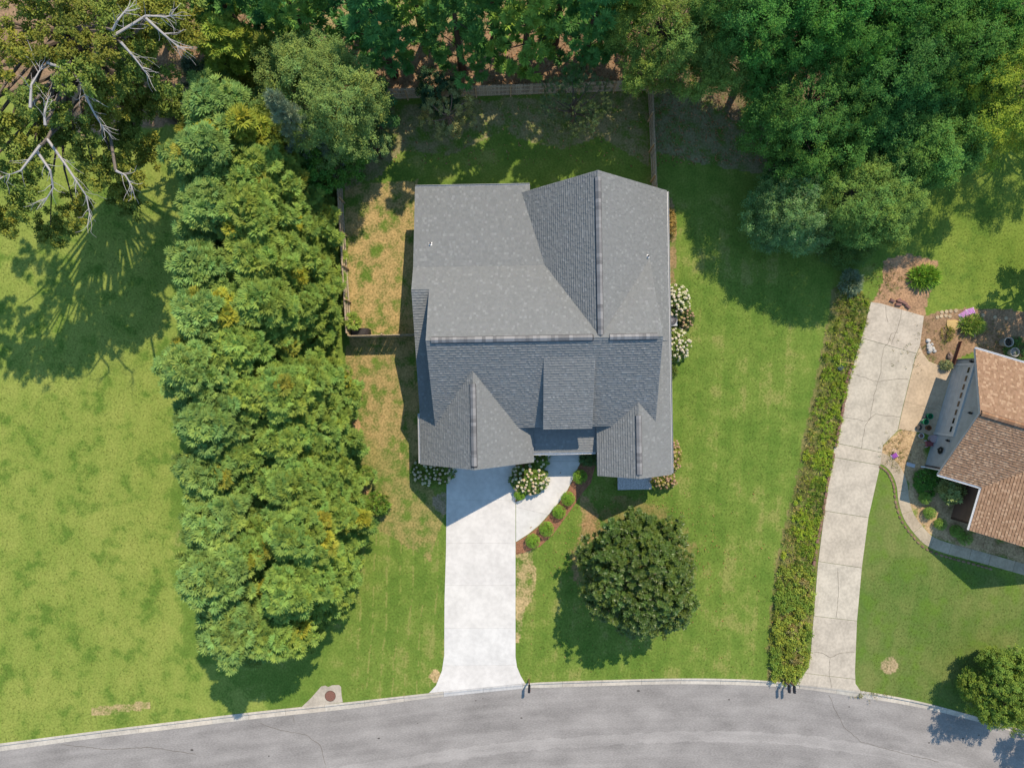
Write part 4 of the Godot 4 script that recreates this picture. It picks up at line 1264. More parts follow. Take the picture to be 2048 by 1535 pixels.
func beds_and_shrubs() -> void:
	var red := Color(0.34, 0.175, 0.105)
	mulch_bed([V2(1032, 1084), V2(1057, 1068.5), V2(1080, 1050), V2(1100, 1027), V2(1119, 1004), V2(1135, 981), V2(1150, 950), V2(1160, 929), V2(1164, 900), V2(1192, 900), V2(1192, 925), V2(1182, 965), V2(1165, 985), V2(1148, 1010), V2(1130, 1035), V2(1106, 1068), V2(1080, 1092), V2(1050, 1104), V2(1032, 1108)], red)
	mulch_bed([V2(1031, 1002), V2(1031, 900), V2(1090, 900), V2(1090, 930), V2(1084, 951), V2(1074, 967), V2(1057, 983), V2(1046, 996)], red)
	for b in [["round clipped shrub half in the house shadow, topmost of the row along the curved walk", 1160, 953, 0.52], ["round clipped shrub at the edge of the house shadow, second down the curved walk", 1136, 997, 0.5], ["round clipped shrub third down the row along the curved walk", 1118, 1023, 0.49], ["largest round clipped shrub, fourth down the row along the curved walk", 1093, 1057.5, 0.54], ["round clipped shrub nearest the driveway, lowest of the row on the curved walk", 1065.5, 1081.5, 0.52], ["small round clipped shrub alone between driveway and walk below the hydrangea", 1039.5, 988, 0.42]]:
		boxwood(b[0], b[1], b[2], b[3])
	var cream := [Color(0.70, 0.68, 0.48), Color(0.74, 0.68, 0.5), Color(0.68, 0.56, 0.4)]
	var white := [Color(0.76, 0.74, 0.56), Color(0.72, 0.72, 0.44), Color(0.78, 0.70, 0.56)]
	var pink := [Color(0.55, 0.40, 0.25), Color(0.55, 0.47, 0.2), Color(0.5, 0.33, 0.22)]
	hydrangea("flowering hydrangea between driveway and curved walk, its lower half in sun", g(1058, 955), 1.5, 1.2, 1.25, Color(0.15, 0.24, 0.04), cream, 62)
	hydrangea("small shaded hydrangea tucked behind the walk under the porch gutter", g(1080, 915), 0.75, 0.7, 1.3, Color(0.15, 0.24, 0.04), cream, 12)
	hydrangea("shaded flowering hydrangea at the left corner of the garage gable", g(868, 940), 1.65, 1.15, 1.2, Color(0.15, 0.24, 0.04), cream, 66)
	hydrangea("white hydrangea above the air conditioner at the right wall", under(1352, 600, 1.0), 1.2, 1.25, 1.5, Color(0.19, 0.28, 0.055), white, 66)
	hydrangea("dull pinkish hydrangea right beside the air conditioner", under(1370, 635, 0.8), 0.75, 0.8, 1.15, Color(0.075, 0.12, 0.03), pink, 26)
	hydrangea("white and cream hydrangea below the air conditioner at the right wall", under(1354, 688, 1.0), 1.15, 1.25, 1.45, Color(0.19, 0.28, 0.055), white, 60)
	hydrangea("browning hydrangea at the right wall beside the front right gable", under(1345, 912, 0.9), 0.75, 1.3, 1.3, Color(0.24, 0.27, 0.05), pink, 40)
	hydrangea("browning hydrangea at the front corner right of the board landing", g(1325, 957), 0.95, 0.65, 1.3, Color(0.24, 0.27, 0.05), pink, 30)
	bush("brown_shrub", "browning shrub at the right rear wall of the house", "shrub", under(1341, 445, 0.9), 0.5, 1.2, 1.3, Color(0.40, 0.29, 0.09), spray_leaf, 0.2, 260)
	bush("grassy_shrub", "low pale green shrub at the right wall below the white hydrangeas", "shrub", under(1342, 742, 0.5), 0.5, 0.55, 0.7, Color(0.14, 0.2, 0.04), spray_grass, 0.3, 90)
	bush("leafy_shrub", "dark shaded shrub beside the porch at the top of the curved walk", "shrub", g(1178, 917), 0.75, 0.5, 0.9, Color(0.13, 0.22, 0.07), spray_leaf, 0.2, 160)
	# neighbour's beds
	for b in [["round clipped shrub at the upper end of the neighbour's front bed", 1851, 996, 0.42], ["round clipped shrub in the middle of the neighbour's straw bed", 1860, 1026, 0.42], ["round clipped shrub third along the neighbour's straw bed by the walk", 1882, 1048, 0.42], ["round clipped shrub close to the neighbour's gutter corner", 1914, 1062, 0.45], ["round clipped shrub lowest in the neighbour's bed, touching its twin", 1931, 1076, 0.5]]:
		boxwood(b[0], b[1], b[2], b[3])
	bush("leafy_shrub", "light green tall leafy shrub beside the neighbour's gutter", "shrub", under(1910, 985, 1.2), 0.85, 0.85, 1.7, Color(0.27, 0.33, 0.11), spray_big, 0.3, 130)
	bush("ground_ivy", "dark green ivy patch in the shade below the neighbour's garage wall", "ivy", g(1856, 962), 1.15, 1.1, 0.4, Color(0.11, 0.26, 0.04), spray_leaf, 0.2, 360)
	bush("lily_clump", "bright green strap leaved clump on the bare bed above the old drive", "plant", g(1846, 556), 0.95, 0.7, 0.6, Color(0.24, 0.42, 0.05), spray_grass, 0.6, 130)
	bush("lily_clump", "strap leaved clump beside the purple bags on the neighbour's path", "plant", g(1942, 650), 0.8, 0.6, 0.55, Color(0.26, 0.37, 0.07), spray_grass, 0.5, 90)
	bush("yellow_weed", "thin yellow green weed near the white rocks", "plant", g(1894, 667), 0.4, 0.55, 0.3, Color(0.25, 0.26, 0.05), spray_grass, 0.3, 34)
	bush("variegated_shrub", "pale variegated shrub at the top corner of the neighbour's garage", "shrub", g(1889, 731), 0.42, 0.4, 0.6, Color(0.27, 0.31, 0.14), spray_leaf, 0.16, 120)
	bush("lavender_bush", "silvery leaved bush on the wild strip above the old drive", "shrub", g(1697, 566), 0.8, 0.95, 1.1, Color(0.24, 0.32, 0.2), spray_grass, 0.35, 190)
	bush("thicket_shrub", "low green thicket between the wood's lower edge and the top of the wild strip", "shrub", g(1685, 500), 2.1, 1.5, 1.7, Color(0.13, 0.23, 0.05), spray_fine, 0.32, 420)
	bush("thicket_shrub", "small green thicket left of the bare bed under the feathery tree", "shrub", g(1745, 470), 1.3, 1.1, 1.3, Color(0.16, 0.26, 0.05), spray_fine, 0.3, 240)
	bush("dark_leafy_plants", "dark leafy planting beside the stone planters behind the neighbour's house", "plant", g(2030, 700), 0.9, 1.0, 0.5, Color(0.12, 0.24, 0.06), spray_leaf, 0.2, 170)
	bush("young_shrub", "small green shrub alone at the right edge of the conifer row over the lawn", "shrub", under(750, 1010, 1.6), 0.85, 0.75, 2.1, Color(0.22, 0.36, 0.06), spray_fan, 0.34, 170)

func ground_plants() -> void:
	# the wild strip between the lawns: too many plants to count
	var strip := plan([V2(1705, 560), V2(1740, 602), V2(1722, 680), V2(1698, 760), V2(1674, 880), V2(1656, 960), V2(1638, 1060), V2(1628, 1130), V2(1620, 1250), V2(1614, 1322), V2(1588, 1366), V2(1542, 1360), V2(1538, 1300), V2(1545, 1230), V2(1558, 1130), V2(1580, 1030), V2(1598, 960), V2(1612, 880), V2(1628, 800), V2(1645, 720), V2(1660, 640), V2(1672, 580)])
	var no := FastNoiseLite.new()
	no.seed = 77
	no.frequency = 0.25
	var x2: Array[Transform3D] = []
	var c2: Array[Color] = []
	for i in 15000:
		var px := rng.randf_range(1535, 1742)
		var py := rng.randf_range(560, 1368)
		var p := g2(px, py)
		if not Geometry2D.is_point_in_polygon(p, strip):
			continue
		var n := no.get_noise_2d(p.x, p.y)
		if rng.randf() < 0.3:   # grass blades stand up through it all
			x2.append(Transform3D(aim(Vector3(rng.randf_range(-0.8, 0.8), 1, rng.randf_range(-0.8, 0.8)), rng.randf_range(0.2, 0.5)), Vector3(p.x, 0.05, p.y)))
			c2.append(vary(Color(0.30, 0.37, 0.06) if rng.randf() < 0.65 else Color(0.40, 0.35, 0.13), 0.3, 0.12))
		if no.get_noise_2d(p.x * 4.0 + 50.0, p.y * 4.0) < -0.18 or (py < 900 and rng.randf() < 0.5):
			continue
		if py > 1130:   # waist-high tangle near the road
			var hh := 0.15 + 0.3 * clampf((py - 1120) / 80.0, 0, 1) + n * 0.35
			var col := Color(0.29, 0.36, 0.055) if n > -0.1 else Color(0.21, 0.32, 0.05)
			if n > 0.28 and rng.randf() < 0.8:
				col = Color(0.34, 0.29, 0.11)
			xs.append(Transform3D(aim(Vector3(rng.randf_range(-0.6, 0.6), 1, rng.randf_range(-0.6, 0.6)), rng.randf_range(0.2, 0.34)), Vector3(p.x, hh * rng.randf_range(0.45, 1.0), p.y)))
			cs.append(vary(col, 0.35, 0.15))
		else:
			var edge := (px - lerpf(1672, 1558, (py - 580) / 550.0)) / 80.0   # 0 at the lawn side
			if edge < 0.35 and n < 0.12:
				if rng.randf() < 0.4:
					x2.append(Transform3D(aim(Vector3(rng.randf_range(-0.6, 0.6), 1, rng.randf_range(-0.6, 0.6)), rng.randf_range(0.16, 0.32)), Vector3(p.x, 0, p.y)))
					c2.append(vary(Color(0.42, 0.36, 0.15) if rng.randf() < 0.5 else Color(0.22, 0.28, 0.06), 0.3, 0.1))
				continue
			var col := Color(0.25, 0.37, 0.035) if n > -0.15 else Color(0.13, 0.22, 0.03)
			if py > 880 and n > 0.0:
				col = Color(0.31, 0.43, 0.04)
			xs.append(Transform3D(aim(Vector3(rng.randf_range(-0.5, 0.5), 1, rng.randf_range(-0.5, 0.5)), rng.randf_range(0.15, 0.26)), Vector3(p.x, (0.1 + 0.22 * (n + 0.4)) * rng.randf_range(0.3, 1.0), p.y)))
			cs.append(vary(col, 0.3, 0.15))
	foliage(self, "ground_cover", spray_leaf, mats.leaf)
	xs.append_array(x2)
	cs.append_array(c2)
	for spot in [[1770, 560, 60, 40, 90], [1835, 690, 60, 60, 60], [1970, 690, 80, 60, 110], [1790, 905, 30, 45, 120], [1700, 640, 40, 70, 260], [1745, 1390, 60, 12, 40]]:
		for i in spot[4]:
			xs.append(Transform3D(aim(Vector3(rng.randf_range(-0.7, 0.7), 1, rng.randf_range(-0.7, 0.7)), rng.randf_range(0.12, 0.26)), g(spot[0] + rng.randfn() * spot[2] * 0.4, spot[1] + rng.randfn() * spot[3] * 0.4)))
			cs.append(vary(Color(0.2, 0.22, 0.05) if rng.randf() < 0.7 else Color(0.3, 0.24, 0.1), 0.3, 0.1))
	foliage(self, "weeds", spray_grass, mats.leaf)
	# short turf: tufts all over the mown lawns
	for i in 90000:
		var px := rng.randf_range(-10, 2058)
		var py := rng.randf_range(200, 1490)
		var ok := (px > 1040 and px < 1600 and py > 400) or (px < 335 and py > 350) or (px > 690 and px < 890 and py > 380) or (px > 1740 and py > 930 and px - 1740 > (930.0 - py)) or (px > 1880 and py < 620)
		if not ok:
			continue
		var p := g2(px, py)
		if p.y > grass_z(p.x) - 0.1 or (px > 1340 - 20 and px < 1360 and py < 960) or (px > 820 and px < 1340 and py < 960) or (px > 1030 and px < 1190 and py < 1110) or (px > 1730 and px < 1960 and py < 1110 and py > 600):
			continue
		xs.append(Transform3D(aim(Vector3(rng.randf_range(-0.5, 0.5), 1, rng.randf_range(-0.5, 0.5)), rng.randf_range(0.06, 0.11)), Vector3(p.x, -0.01, p.y)))
		var dry := px < 890 and px > 690 and py < 900
		cs.append(vary(Color(0.42, 0.33, 0.15) if dry and rng.randf() < 0.6 else Color(0.16, 0.215, 0.05), 0.2, 0.1))
	foliage(self, "grass", spray_grass, mats.leaf)
	# dropped leaves round the magnolia and over the lawns
	for i in 900:
		var near := rng.randf() < 0.75
		var a := rng.randf() * TAU
		var p := g(1275 + cos(a) * rng.randf_range(60, 185), 1110 + sin(a) * rng.randf_range(60, 170)) if near else g(rng.randf_range(1050, 1600), rng.randf_range(930, 1345))
		xs.append(Transform3D(aim(Vector3(rng.randf_range(-1, 1), 0.25, rng.randf_range(-1, 1)), rng.randf_range(0.5, 0.95)), p + Vector3(0, 0.04, 0)))
		cs.append(vary(Color(0.42, 0.30, 0.12) if rng.randf() < 0.5 else Color(0.33, 0.18, 0.08), 0.3, 0.1))
	var lf := Mesher.new()
	leaf_quad(lf, Vector3.ZERO, Vector3.UP, Vector3.BACK, 0.2, 0.08)
	foliage(self, "fallen_leaves", lf.mesh(), mats.dry)
	# needles and leaf litter on the floor of the wood
	for i in 16000:
		var px := rng.randf_range(380, 1560)
		var py := rng.randf_range(-60, 330)
		if py > 185 and px < 1300 and px > 690 and rng.randf() < 0.8:
			continue
		xs.append(Transform3D(aim(Vector3(rng.randf_range(-1, 1), 0.3, rng.randf_range(-1, 1)), rng.randf_range(0.5, 1.3)), g(px, py, 0.02)))
		cs.append(vary(Color(0.36, 0.2, 0.11), 0.45, 0.15))
	foliage(self, "leaf_litter", lf.mesh(), mats.dry)

# ------------------------------------------------------------------ the trees
func conifers() -> void:
	var green := Color(0.235, 0.365, 0.092)
	var odd := [Color(0.38, 0.40, 0.05), Color(0.36, 0.38, 0.06)]
	var grp := "conifers of the double row left of the yard"
	var outer := [[378, 185, 12.0], [378, 285, 12.0], [385, 385, 12.3], [400, 530, 11.0], [372, 625, 12.3], [350, 735, 13.0], [368, 845, 12.5], [378, 950, 12.0], [375, 1055, 12.2], [368, 1160, 12.5], [385, 1240, 12.0], [450, 1285, 11.0]]
	for i in outer.size():
		var q = outer[outer.size() - 1 - i]
		cone_tree("row_conifer", "green conifer, %s from the road in the outer line of the double row" % ORD[i], grp, under(q[0] + rng.randf_range(-22, 40), q[1], q[2]), q[2] * rng.randf_range(0.9, 1.06), 3.7 * rng.randf_range(0.93, 1.07), 130, 34, 0.42, vary(green, 0.05, 0.04), 0.42, 0.05, odd, null, 0.7, 0.55)
	var inner := [[515, 315, 11.0], [522, 415, 11.0], [524, 510, 10.5], [508, 600, 11.0], [488, 690, 11.2], [545, 785, 11.0], [572, 880, 10.8], [580, 975, 10.6], [572, 1075, 11.4], [580, 1190, 11.8], [560, 1275, 10.0]]
	for i in inner.size():
		var q = inner[inner.size() - 1 - i]
		cone_tree("row_conifer", "green conifer, %s from the road in the inner line beside the yard" % ORD[i], grp, under(q[0] + rng.randf_range(-42, 10), q[1], q[2]), q[2] * rng.randf_range(0.9, 1.06), 3.3 * rng.randf_range(0.93, 1.07), 112, 34, 0.41, vary(Color(0.255, 0.375, 0.075), 0.05, 0.04), 0.42, 0.05, odd, null, 0.7, 0.55)
	cone_tree("yellow_conifer", "yellowish conifer wedged in the upper part of the double row", grp, under(475, 235, 11.5), 11.5, 2.4, 90, 14, 0.5, Color(0.280, 0.329, 0.042), 0.6, 0.06, odd)
	var between := [[480, 350, 10.5], [470, 600, 10.0], [482, 790, 11.0], [470, 915, 10.0], [485, 1110, 11.0]]
	for i in between.size():
		var q = between[between.size() - 1 - i]
		cone_tree("row_conifer", "green conifer squeezed between the two lines of the double row, %s from the road" % ORD[i], grp, under(q[0], q[1], q[2]), q[2], 2.6, 80, 34, 0.41, vary(Color(0.25, 0.37, 0.075), 0.05, 0.04), 0.42, 0.2, odd, null, 0.7, 0.55)
	# snag with bare twigs between two conifers
	var dead := thing("dead_conifer", "dead grey conifer with bare twigs in a gap of the double row", "tree", under(445, 450, 9.0))
	var dm := Mesher.new()
	dm.tube([Vector3(0, -0.1, 0), Vector3(0.1, 5, 0), Vector3(0, 9, 0.1)], [0.2, 0.12, 0.02], 7, Color(0.2, 0.17, 0.15))
	for i in 90:
		var y := rng.randf_range(4.5, 9.0)
		var a := rng.randf() * TAU
		var r := (9.6 - y) * 0.42
		limb(dm, Vector3(0, y, 0), Vector3(cos(a) * r, y + r * 0.45, sin(a) * r), 0.03, 0.008, vary(Color(0.27, 0.22, 0.2), 0.25))
	obj("trunk", dm.mesh(), mats.bark, dead)
	for i in 26:
		clump(Vector3(-2.4 + rng.randfn() * 0.3, 7.6 + rng.randfn() * 0.3, 0.6 + rng.randfn() * 0.4), Vector3(-0.5, 1, 0.2), 0.2, 3, 0.4, Color(0.40, 0.24, 0.12), 0.9)
	foliage(dead, "crown", spray_fan, mats.dry)
	# back row behind the rear fence
	var back := [[470, 60, 12.0], [520, 105, 13.0], [590, 85, 14.0], [650, 130, 14.5], [725, 70, 15.0], [790, 150, 14.0], [850, 85, 15.0], [925, 140, 14.0], [990, 75, 15.0], [1050, 135, 14.0], [1110, 85, 14.5], [1165, 135, 14.0], [1225, 90, 14.0]]
	for i in back.size():
		var q = back[i]
		cone_tree("tall_conifer", "tall sparse dark green conifer behind the rear fence, %s from the left" % ORD[i], "tall conifers behind the rear fence", g(q[0], q[1]), q[2], 2.4 * rng.randf_range(0.85, 1.15), 46, 12, 0.52, vary(Color(0.115, 0.29, 0.07) if i % 3 else Color(0.23, 0.40, 0.07), 0.12, 0.1), 0.5, 0.16, [], null, 0.9)
	cone_tree("blue_spruce", "slender grey green spruce between the row and the broadleaf tree", "", under(545, 195, 13.0), 13.2, 2.0, 130, 12, 0.5, Color(0.24, 0.32, 0.2), 0.9, 0.05, [], spray_needle, 0.2)
	cone_tree("yellow_conifer", "yellow green conifer at the top beside the oak", "", under(425, 55, 9.5), 9.5, 3.0, 90, 26, 0.44, Color(0.31, 0.41, 0.06), 0.55, 0.06, odd)
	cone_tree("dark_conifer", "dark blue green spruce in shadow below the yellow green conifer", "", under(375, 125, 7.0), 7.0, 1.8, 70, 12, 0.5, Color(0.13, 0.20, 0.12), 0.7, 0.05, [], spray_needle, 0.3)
	cone_tree("yellow_conifer", "small light green conifer left of the broadleaf tree's top", "", under(520, 85, 8.0), 8.0, 1.9, 70, 14, 0.5, Color(0.210, 0.266, 0.042), 0.6, 0.06)

func oak() -> void:
	var base := g(348, 238)
	var o := thing("oak_tree", "huge half dead oak with white bare branches at the top left", "tree", base)
	var m := Mesher.new()
	var bark := Color(0.17, 0.135, 0.105)
	var top := Vector3(-1.3, 7.0, -0.8)
	m.tube([Vector3(0, -0.3, 0), Vector3(-0.2, 2.0, -0.1), Vector3(-0.8, 5.0, -0.4), top, Vector3(-1.6, 12.0, -1.4)], [0.46, 0.4, 0.35, 0.3, 0.14], 10, bark)
	var clumps := [[60, 30, 15], [140, 25, 16], [225, 35, 15], [310, 20, 14], [375, 60, 12], [20, 110, 15], [100, 105, 16], [195, 105, 16], [255, 135, 13], [55, 195, 15], [120, 225, 14], [15, 260, 14], [195, 175, 14], [205, 235, 12], [150, 285, 13], [225, 320, 11], [190, 345, 12], [255, 365, 10], [60, 315, 13], [20, 355, 13], [45, 405, 12], [-40, 160, 14], [-60, 300, 14], [-40, 420, 12], [120, -40, 14], [250, -30, 14], [360, 10, 12], [-60, 40, 15], [300, 200, 10], [265, 235, 9.5], [315, 150, 11], [235, 185, 11], [-120, 300, 14], [-120, 180, 15], [-130, 60, 14], [-110, 420, 12], [-30, 250, 15], [-90, 360, 13], [-150, 380, 12], [-160, 250, 13], [-60, -60, 15], [60, -50, 16], [290, 100, 12], [240, 270, 10], [290, 300, 9], [150, 420, 10], [100, 460, 9], [322, 205, 6], [345, 215, 4.5], [330, 60, 12], [280, 70, 12], [95, 260, 12], [150, 150, 16], [10, 440, 11], [255, 405, 9]]
	for q in clumps:
		var p := under(q[0], q[1], q[2]) + Vector3(0, q[2], 0) - base
		var start := top.lerp(Vector3(-1.6, 12.0, -1.4), rng.randf_range(0.0, 0.8))
		limb(m, start, p, rng.randf_range(0.1, 0.19), 0.025, vary(bark, 0.2), rng.randf_range(0.2, 1.0))
		var cc := vary(Color(0.225, 0.27, 0.045), 0.18, 0.2)
		for i in 30:
			var d := rand_unit()
			d.y = d.y * 0.6
			clump(p + d * rng.randf_range(0.35, 1.45), d + Vector3.UP * 0.5, 0.16, 5, 0.34, cc, 0.9)
	var grey := Color(0.50, 0.475, 0.46)
	for l in [[[94, 278, 12], [128, 325, 11.8], [153, 363, 11.5], [172, 391, 11], [181, 438, 10.5]], [[72, 300, 12.2], [100, 341, 12], [106, 375, 11.5], [89, 403, 11.2]], [[80, 290, 12.4], [41, 341, 12.5], [0, 355, 12.6]], [[225, 72, 13], [266, 47, 13], [291, 31, 13], [331, 33, 12.6], [344, 31, 12.5]], [[291, 36, 13], [328, 69, 12.5], [343, 82, 12.2], [356, 94, 12]], [[163, 166, 13.5], [175, 200, 12.8], [190, 230, 12.4], [209, 260, 12]], [[94, 125, 14], [131, 138, 13.8], [156, 156, 13.5], [163, 172, 13.2]], [[241, 84, 13.5], [269, 116, 13], [295, 150, 12.5]], [[231, 341, 11.6], [250, 350, 11.4], [263, 372, 11.2]], [[225, 60, 13.6], [235, 40, 14], [255, 15, 14]], [[60, 215, 14], [62, 170, 14.2], [85, 130, 14]], [[90, 250, 13.4], [88, 225, 13.6], [95, 200, 13.6]]]:
		var pts := []
		var rr := []
		for i in l.size():
			pts.append(under(l[i][0], l[i][1], l[i][2] + 2.2) + Vector3(0, l[i][2] + 2.2, 0) - base)
			rr.append(lerpf(0.08, 0.025, float(i) / (l.size() - 1)))
		limb(m, top + Vector3(0, rng.randf_range(0, 3.5), 0), pts[0], 0.11, 0.08, Color(0.2, 0.175, 0.15))
		m.tube(pts, rr, 6, grey)
		for i in range(1, pts.size()):
			for k in (4 if i < pts.size() - 1 else 7):
				var d: Vector3 = (rand_unit() + (pts[i] - pts[i - 1]).normalized() * 1.2).normalized()
				var s: Vector3 = pts[i - 1].lerp(pts[i], rng.randf_range(0.5, 1.0))
				var tw: Vector3 = s + d * rng.randf_range(0.3, 0.9)
				limb(m, s, tw, 0.02, 0.01, vary(grey, 0.2))
				limb(m, tw, tw + (d + rand_unit() * 0.8) * rng.randf_range(0.2, 0.5), 0.012, 0.006, vary(grey, 0.2))
	obj("trunk", m.mesh(), mats.bark, o)
	foliage(o, "crown", spray_leaf, mats.leaf)

func woods() -> void:
	var g1 := "broadleaf trees of the wood at the top right"
	round_tree("broadleaf_tree", "big round dark green tree, largest crown of the wood at the top right", g1, under(1632, 205, 6.5), 9.8, 4.5, 3.9, 60, 30, 0.36, Color(0.109, 0.248, 0.042), spray_fine)
	round_tree("broadleaf_tree", "mid green tree overhanging the fence corner at the top of the yard", g1, under(1350, 45, 7.0), 10.0, 4.2, 3.8, 56, 26, 0.34, Color(0.206, 0.306, 0.056), spray_fine)
	round_tree("broadleaf_tree", "mottled green tree at the top edge left of the big round tree", g1, under(1470, 70, 7.0), 10.0, 3.3, 3.3, 46, 26, 0.34, Color(0.163, 0.264, 0.052), spray_fine)
	var rest := [["dark green tree at the top edge above the big round tree", 1580, 20, 9.0, 13.0, 3.6, Color(0.088, 0.248, 0.039)], ["bright dark green tree at the top edge, right of centre of the wood", 1700, 10, 9.0, 14.0, 3.8, Color(0.088, 0.260, 0.039)], ["deep green tree directly right of the big round tree", 1800, 130, 8.0, 12.0, 3.6, Color(0.079, 0.219, 0.044)], ["green tree at the top edge near the right corner of the wood", 1830, 15, 9.0, 13.0, 3.8, Color(0.088, 0.238, 0.035)], ["dark tree between the deep green tree and the yellow tipped tree", 1910, 95, 8.5, 12.5, 3.5, Color(0.105, 0.238, 0.035)], ["dark green tree filling the top right corner", 1975, 15, 9.0, 13.0, 3.6, Color(0.105, 0.279, 0.039)], ["blue green tree below the deep green tree of the wood", 1815, 250, 6.5, 9.0, 3.3, Color(0.105, 0.260, 0.058)], ["light green airy tree at the lower right edge of the wood over the lawn", 1862, 300, 6.5, 9.5, 2.6, Color(0.150, 0.308, 0.055)], ["yellow tipped tree at the right edge of the picture near the top", 2010, 180, 8.0, 11.5, 4.0, Color(0.264, 0.377, 0.039)], ["shadowed low tree between the big round tree and the yellow green tree", 1740, 265, 4.5, 7.0, 2.6, Color(0.079, 0.188, 0.039)], ["dark green tree at the lower right corner of the wood over the lawn", 1920, 195, 6.5, 9.5, 2.9, Color(0.120, 0.253, 0.046)], ["dark tree behind the mottled tree at the top edge", 1500, 0, 9.0, 13.0, 3.4, Color(0.097, 0.238, 0.044)]]
	for q in rest:
		round_tree("broadleaf_tree", q[0], g1, under(q[1], q[2], q[3]), q[4], q[5], q[5] * 1.1, 46, 24, 0.35, q[6], spray_fine)
	round_tree("broadleaf_tree", "yellow green feathery tree at the lower edge of the wood", g1, under(1738, 398, 5.6), 8.3, 3.2, 2.8, 70, 26, 0.30, Color(0.180, 0.315, 0.065), spray_fine)
	round_tree("holly_tree", "spotted light leaved holly like tree at the lower left end of the wood", g1, under(1585, 425, 4.0), 6.3, 2.8, 2.6, 64, 24, 0.28, Color(0.158, 0.301, 0.079), spray_fine, "gloss_leaf")
	round_tree("broadleaf_tree", "small dark tree behind the holly like tree", g1, under(1600, 335, 4.0), 5.5, 2.1, 2.0, 26, 15, 0.3, Color(0.088, 0.199, 0.048))
	round_tree("broadleaf_tree", "broad light green tree over the back left corner of the yard", "", under(640, 190, 7.5), 11.0, 3.7, 3.9, 56, 26, 0.34, Color(0.235, 0.34, 0.085), spray_fine)
	round_tree("broadleaf_tree", "dark green lower tree squeezed between the broad tree and the left fence", "", under(650, 295, 4.5), 6.5, 2.4, 2.6, 28, 16, 0.34, Color(0.114, 0.264, 0.039))
	round_tree("small_tree", "small grey green tree in shade right of the broad light tree", "", under(750, 290, 2.6), 3.6, 1.0, 0.9, 16, 10, 0.22, Color(0.212, 0.320, 0.104))
	round_tree("small_tree", "dark shrubby tree under the broad tree beside the rear fence", "", under(745, 225, 3.0), 4.5, 1.5, 1.6, 18, 12, 0.3, Color(0.081, 0.189, 0.052))
	# sparse crape myrtle and feathery tree in the yard
	round_tree("crape_myrtle", "sparse small tree with yellowing leaves in front of the rear fence", "", under(893, 222, 3.0), 4.3, 1.95, 1.5, 24, 7, 0.22, Color(0.348, 0.334, 0.116), spray_leaf, "leaf", 1.0, Color(0.348, 0.246, 0.189), 0.24)
	round_tree("small_tree", "dark low tree behind the sparse yellowing tree at the rear fence", "", under(875, 180, 2.2), 3.2, 1.5, 1.2, 18, 10, 0.28, Color(0.065, 0.138, 0.058))
	round_tree("feathery_tree", "feathery grey green tree in front of the rear fence, right of centre", "", under(1150, 205, 4.5), 6.6, 2.3, 2.4, 34, 15, 0.3, Color(0.131, 0.196, 0.072), spray_needle)
	# front lawn magnolia and its neighbours
	round_tree("magnolia", "round glossy magnolia standing alone on the front lawn", "", under(1277, 1152, 3.6), 7.4, 3.95, 3.5, 140, 20, 0.24, Color(0.10, 0.165, 0.028), spray_big, "gloss_leaf", 1.0, Color(0.20, 0.17, 0.14), 0.26)
	round_tree("broadleaf_tree", "yellow green tree at the kerb in the bottom right corner", "", under(2022, 1384, 2.7), 4.4, 2.75, 2.1, 56, 24, 0.26, Color(0.19, 0.29, 0.045))
	round_tree("broadleaf_tree", "tree beyond the right edge whose shadow lies on the lawn below the wood", "", g(2062, 205), 10.5, 3.6, 3.6, 34, 16, 0.36, Color(0.13, 0.22, 0.05), spray_fine)
	round_tree("broadleaf_tree", "olive green tree between the oak and the yellow green conifer at the top", "", g(338, 88), 8.5, 2.8, 2.8, 30, 18, 0.36, Color(0.22, 0.28, 0.05), spray_fine)
	round_tree("broadleaf_tree", "olive green tree at the top edge half hidden by the oak", "", g(270, 60), 9.5, 3.0, 3.0, 30, 18, 0.36, Color(0.22, 0.27, 0.05), spray_fine)
	round_tree("broadleaf_tree", "tree beyond the bottom right corner whose shadow falls on the road", "", g(2112, 1432), 6.6, 2.1, 2.2, 28, 14, 0.36, Color(0.160, 0.239, 0.043))
	round_tree("broadleaf_tree", "light green tree cut by the right edge above the neighbour's house", "", g(2068, 545), 7.0, 2.5, 2.7, 30, 15, 0.34, Color(0.174, 0.275, 0.058))

# ------------------------------------------------------------------ small things
func pot(label: String, at: Vector3, r: float, h: float, col: Color, fillc: Color, category := "planter", turn := 0.0) -> void:
	var o := thing("planter", label, category, at, turn, "pots and planters round the neighbour's house")
	var m := Mesher.new()
	m.lathe(Vector3.ZERO, [Vector2(r * 0.72, 0), Vector2(r * 0.95, h * 0.86), Vector2(r * 1.04, h * 0.87), Vector2(r * 1.04, h), Vector2(r * 0.88, h), Vector2(r * 0.84, h * 0.8)], 18, col)
	obj("pot", m.mesh(), mats.stone, o)
	var s := Mesher.new()
	s.lump(Vector3(0, h * 0.76, 0), Vector3(r * 0.85, 0.03, r * 0.85), rng, 0.1, fillc, 4, 12)
	obj("soil", s.mesh(), mats.soil, o)

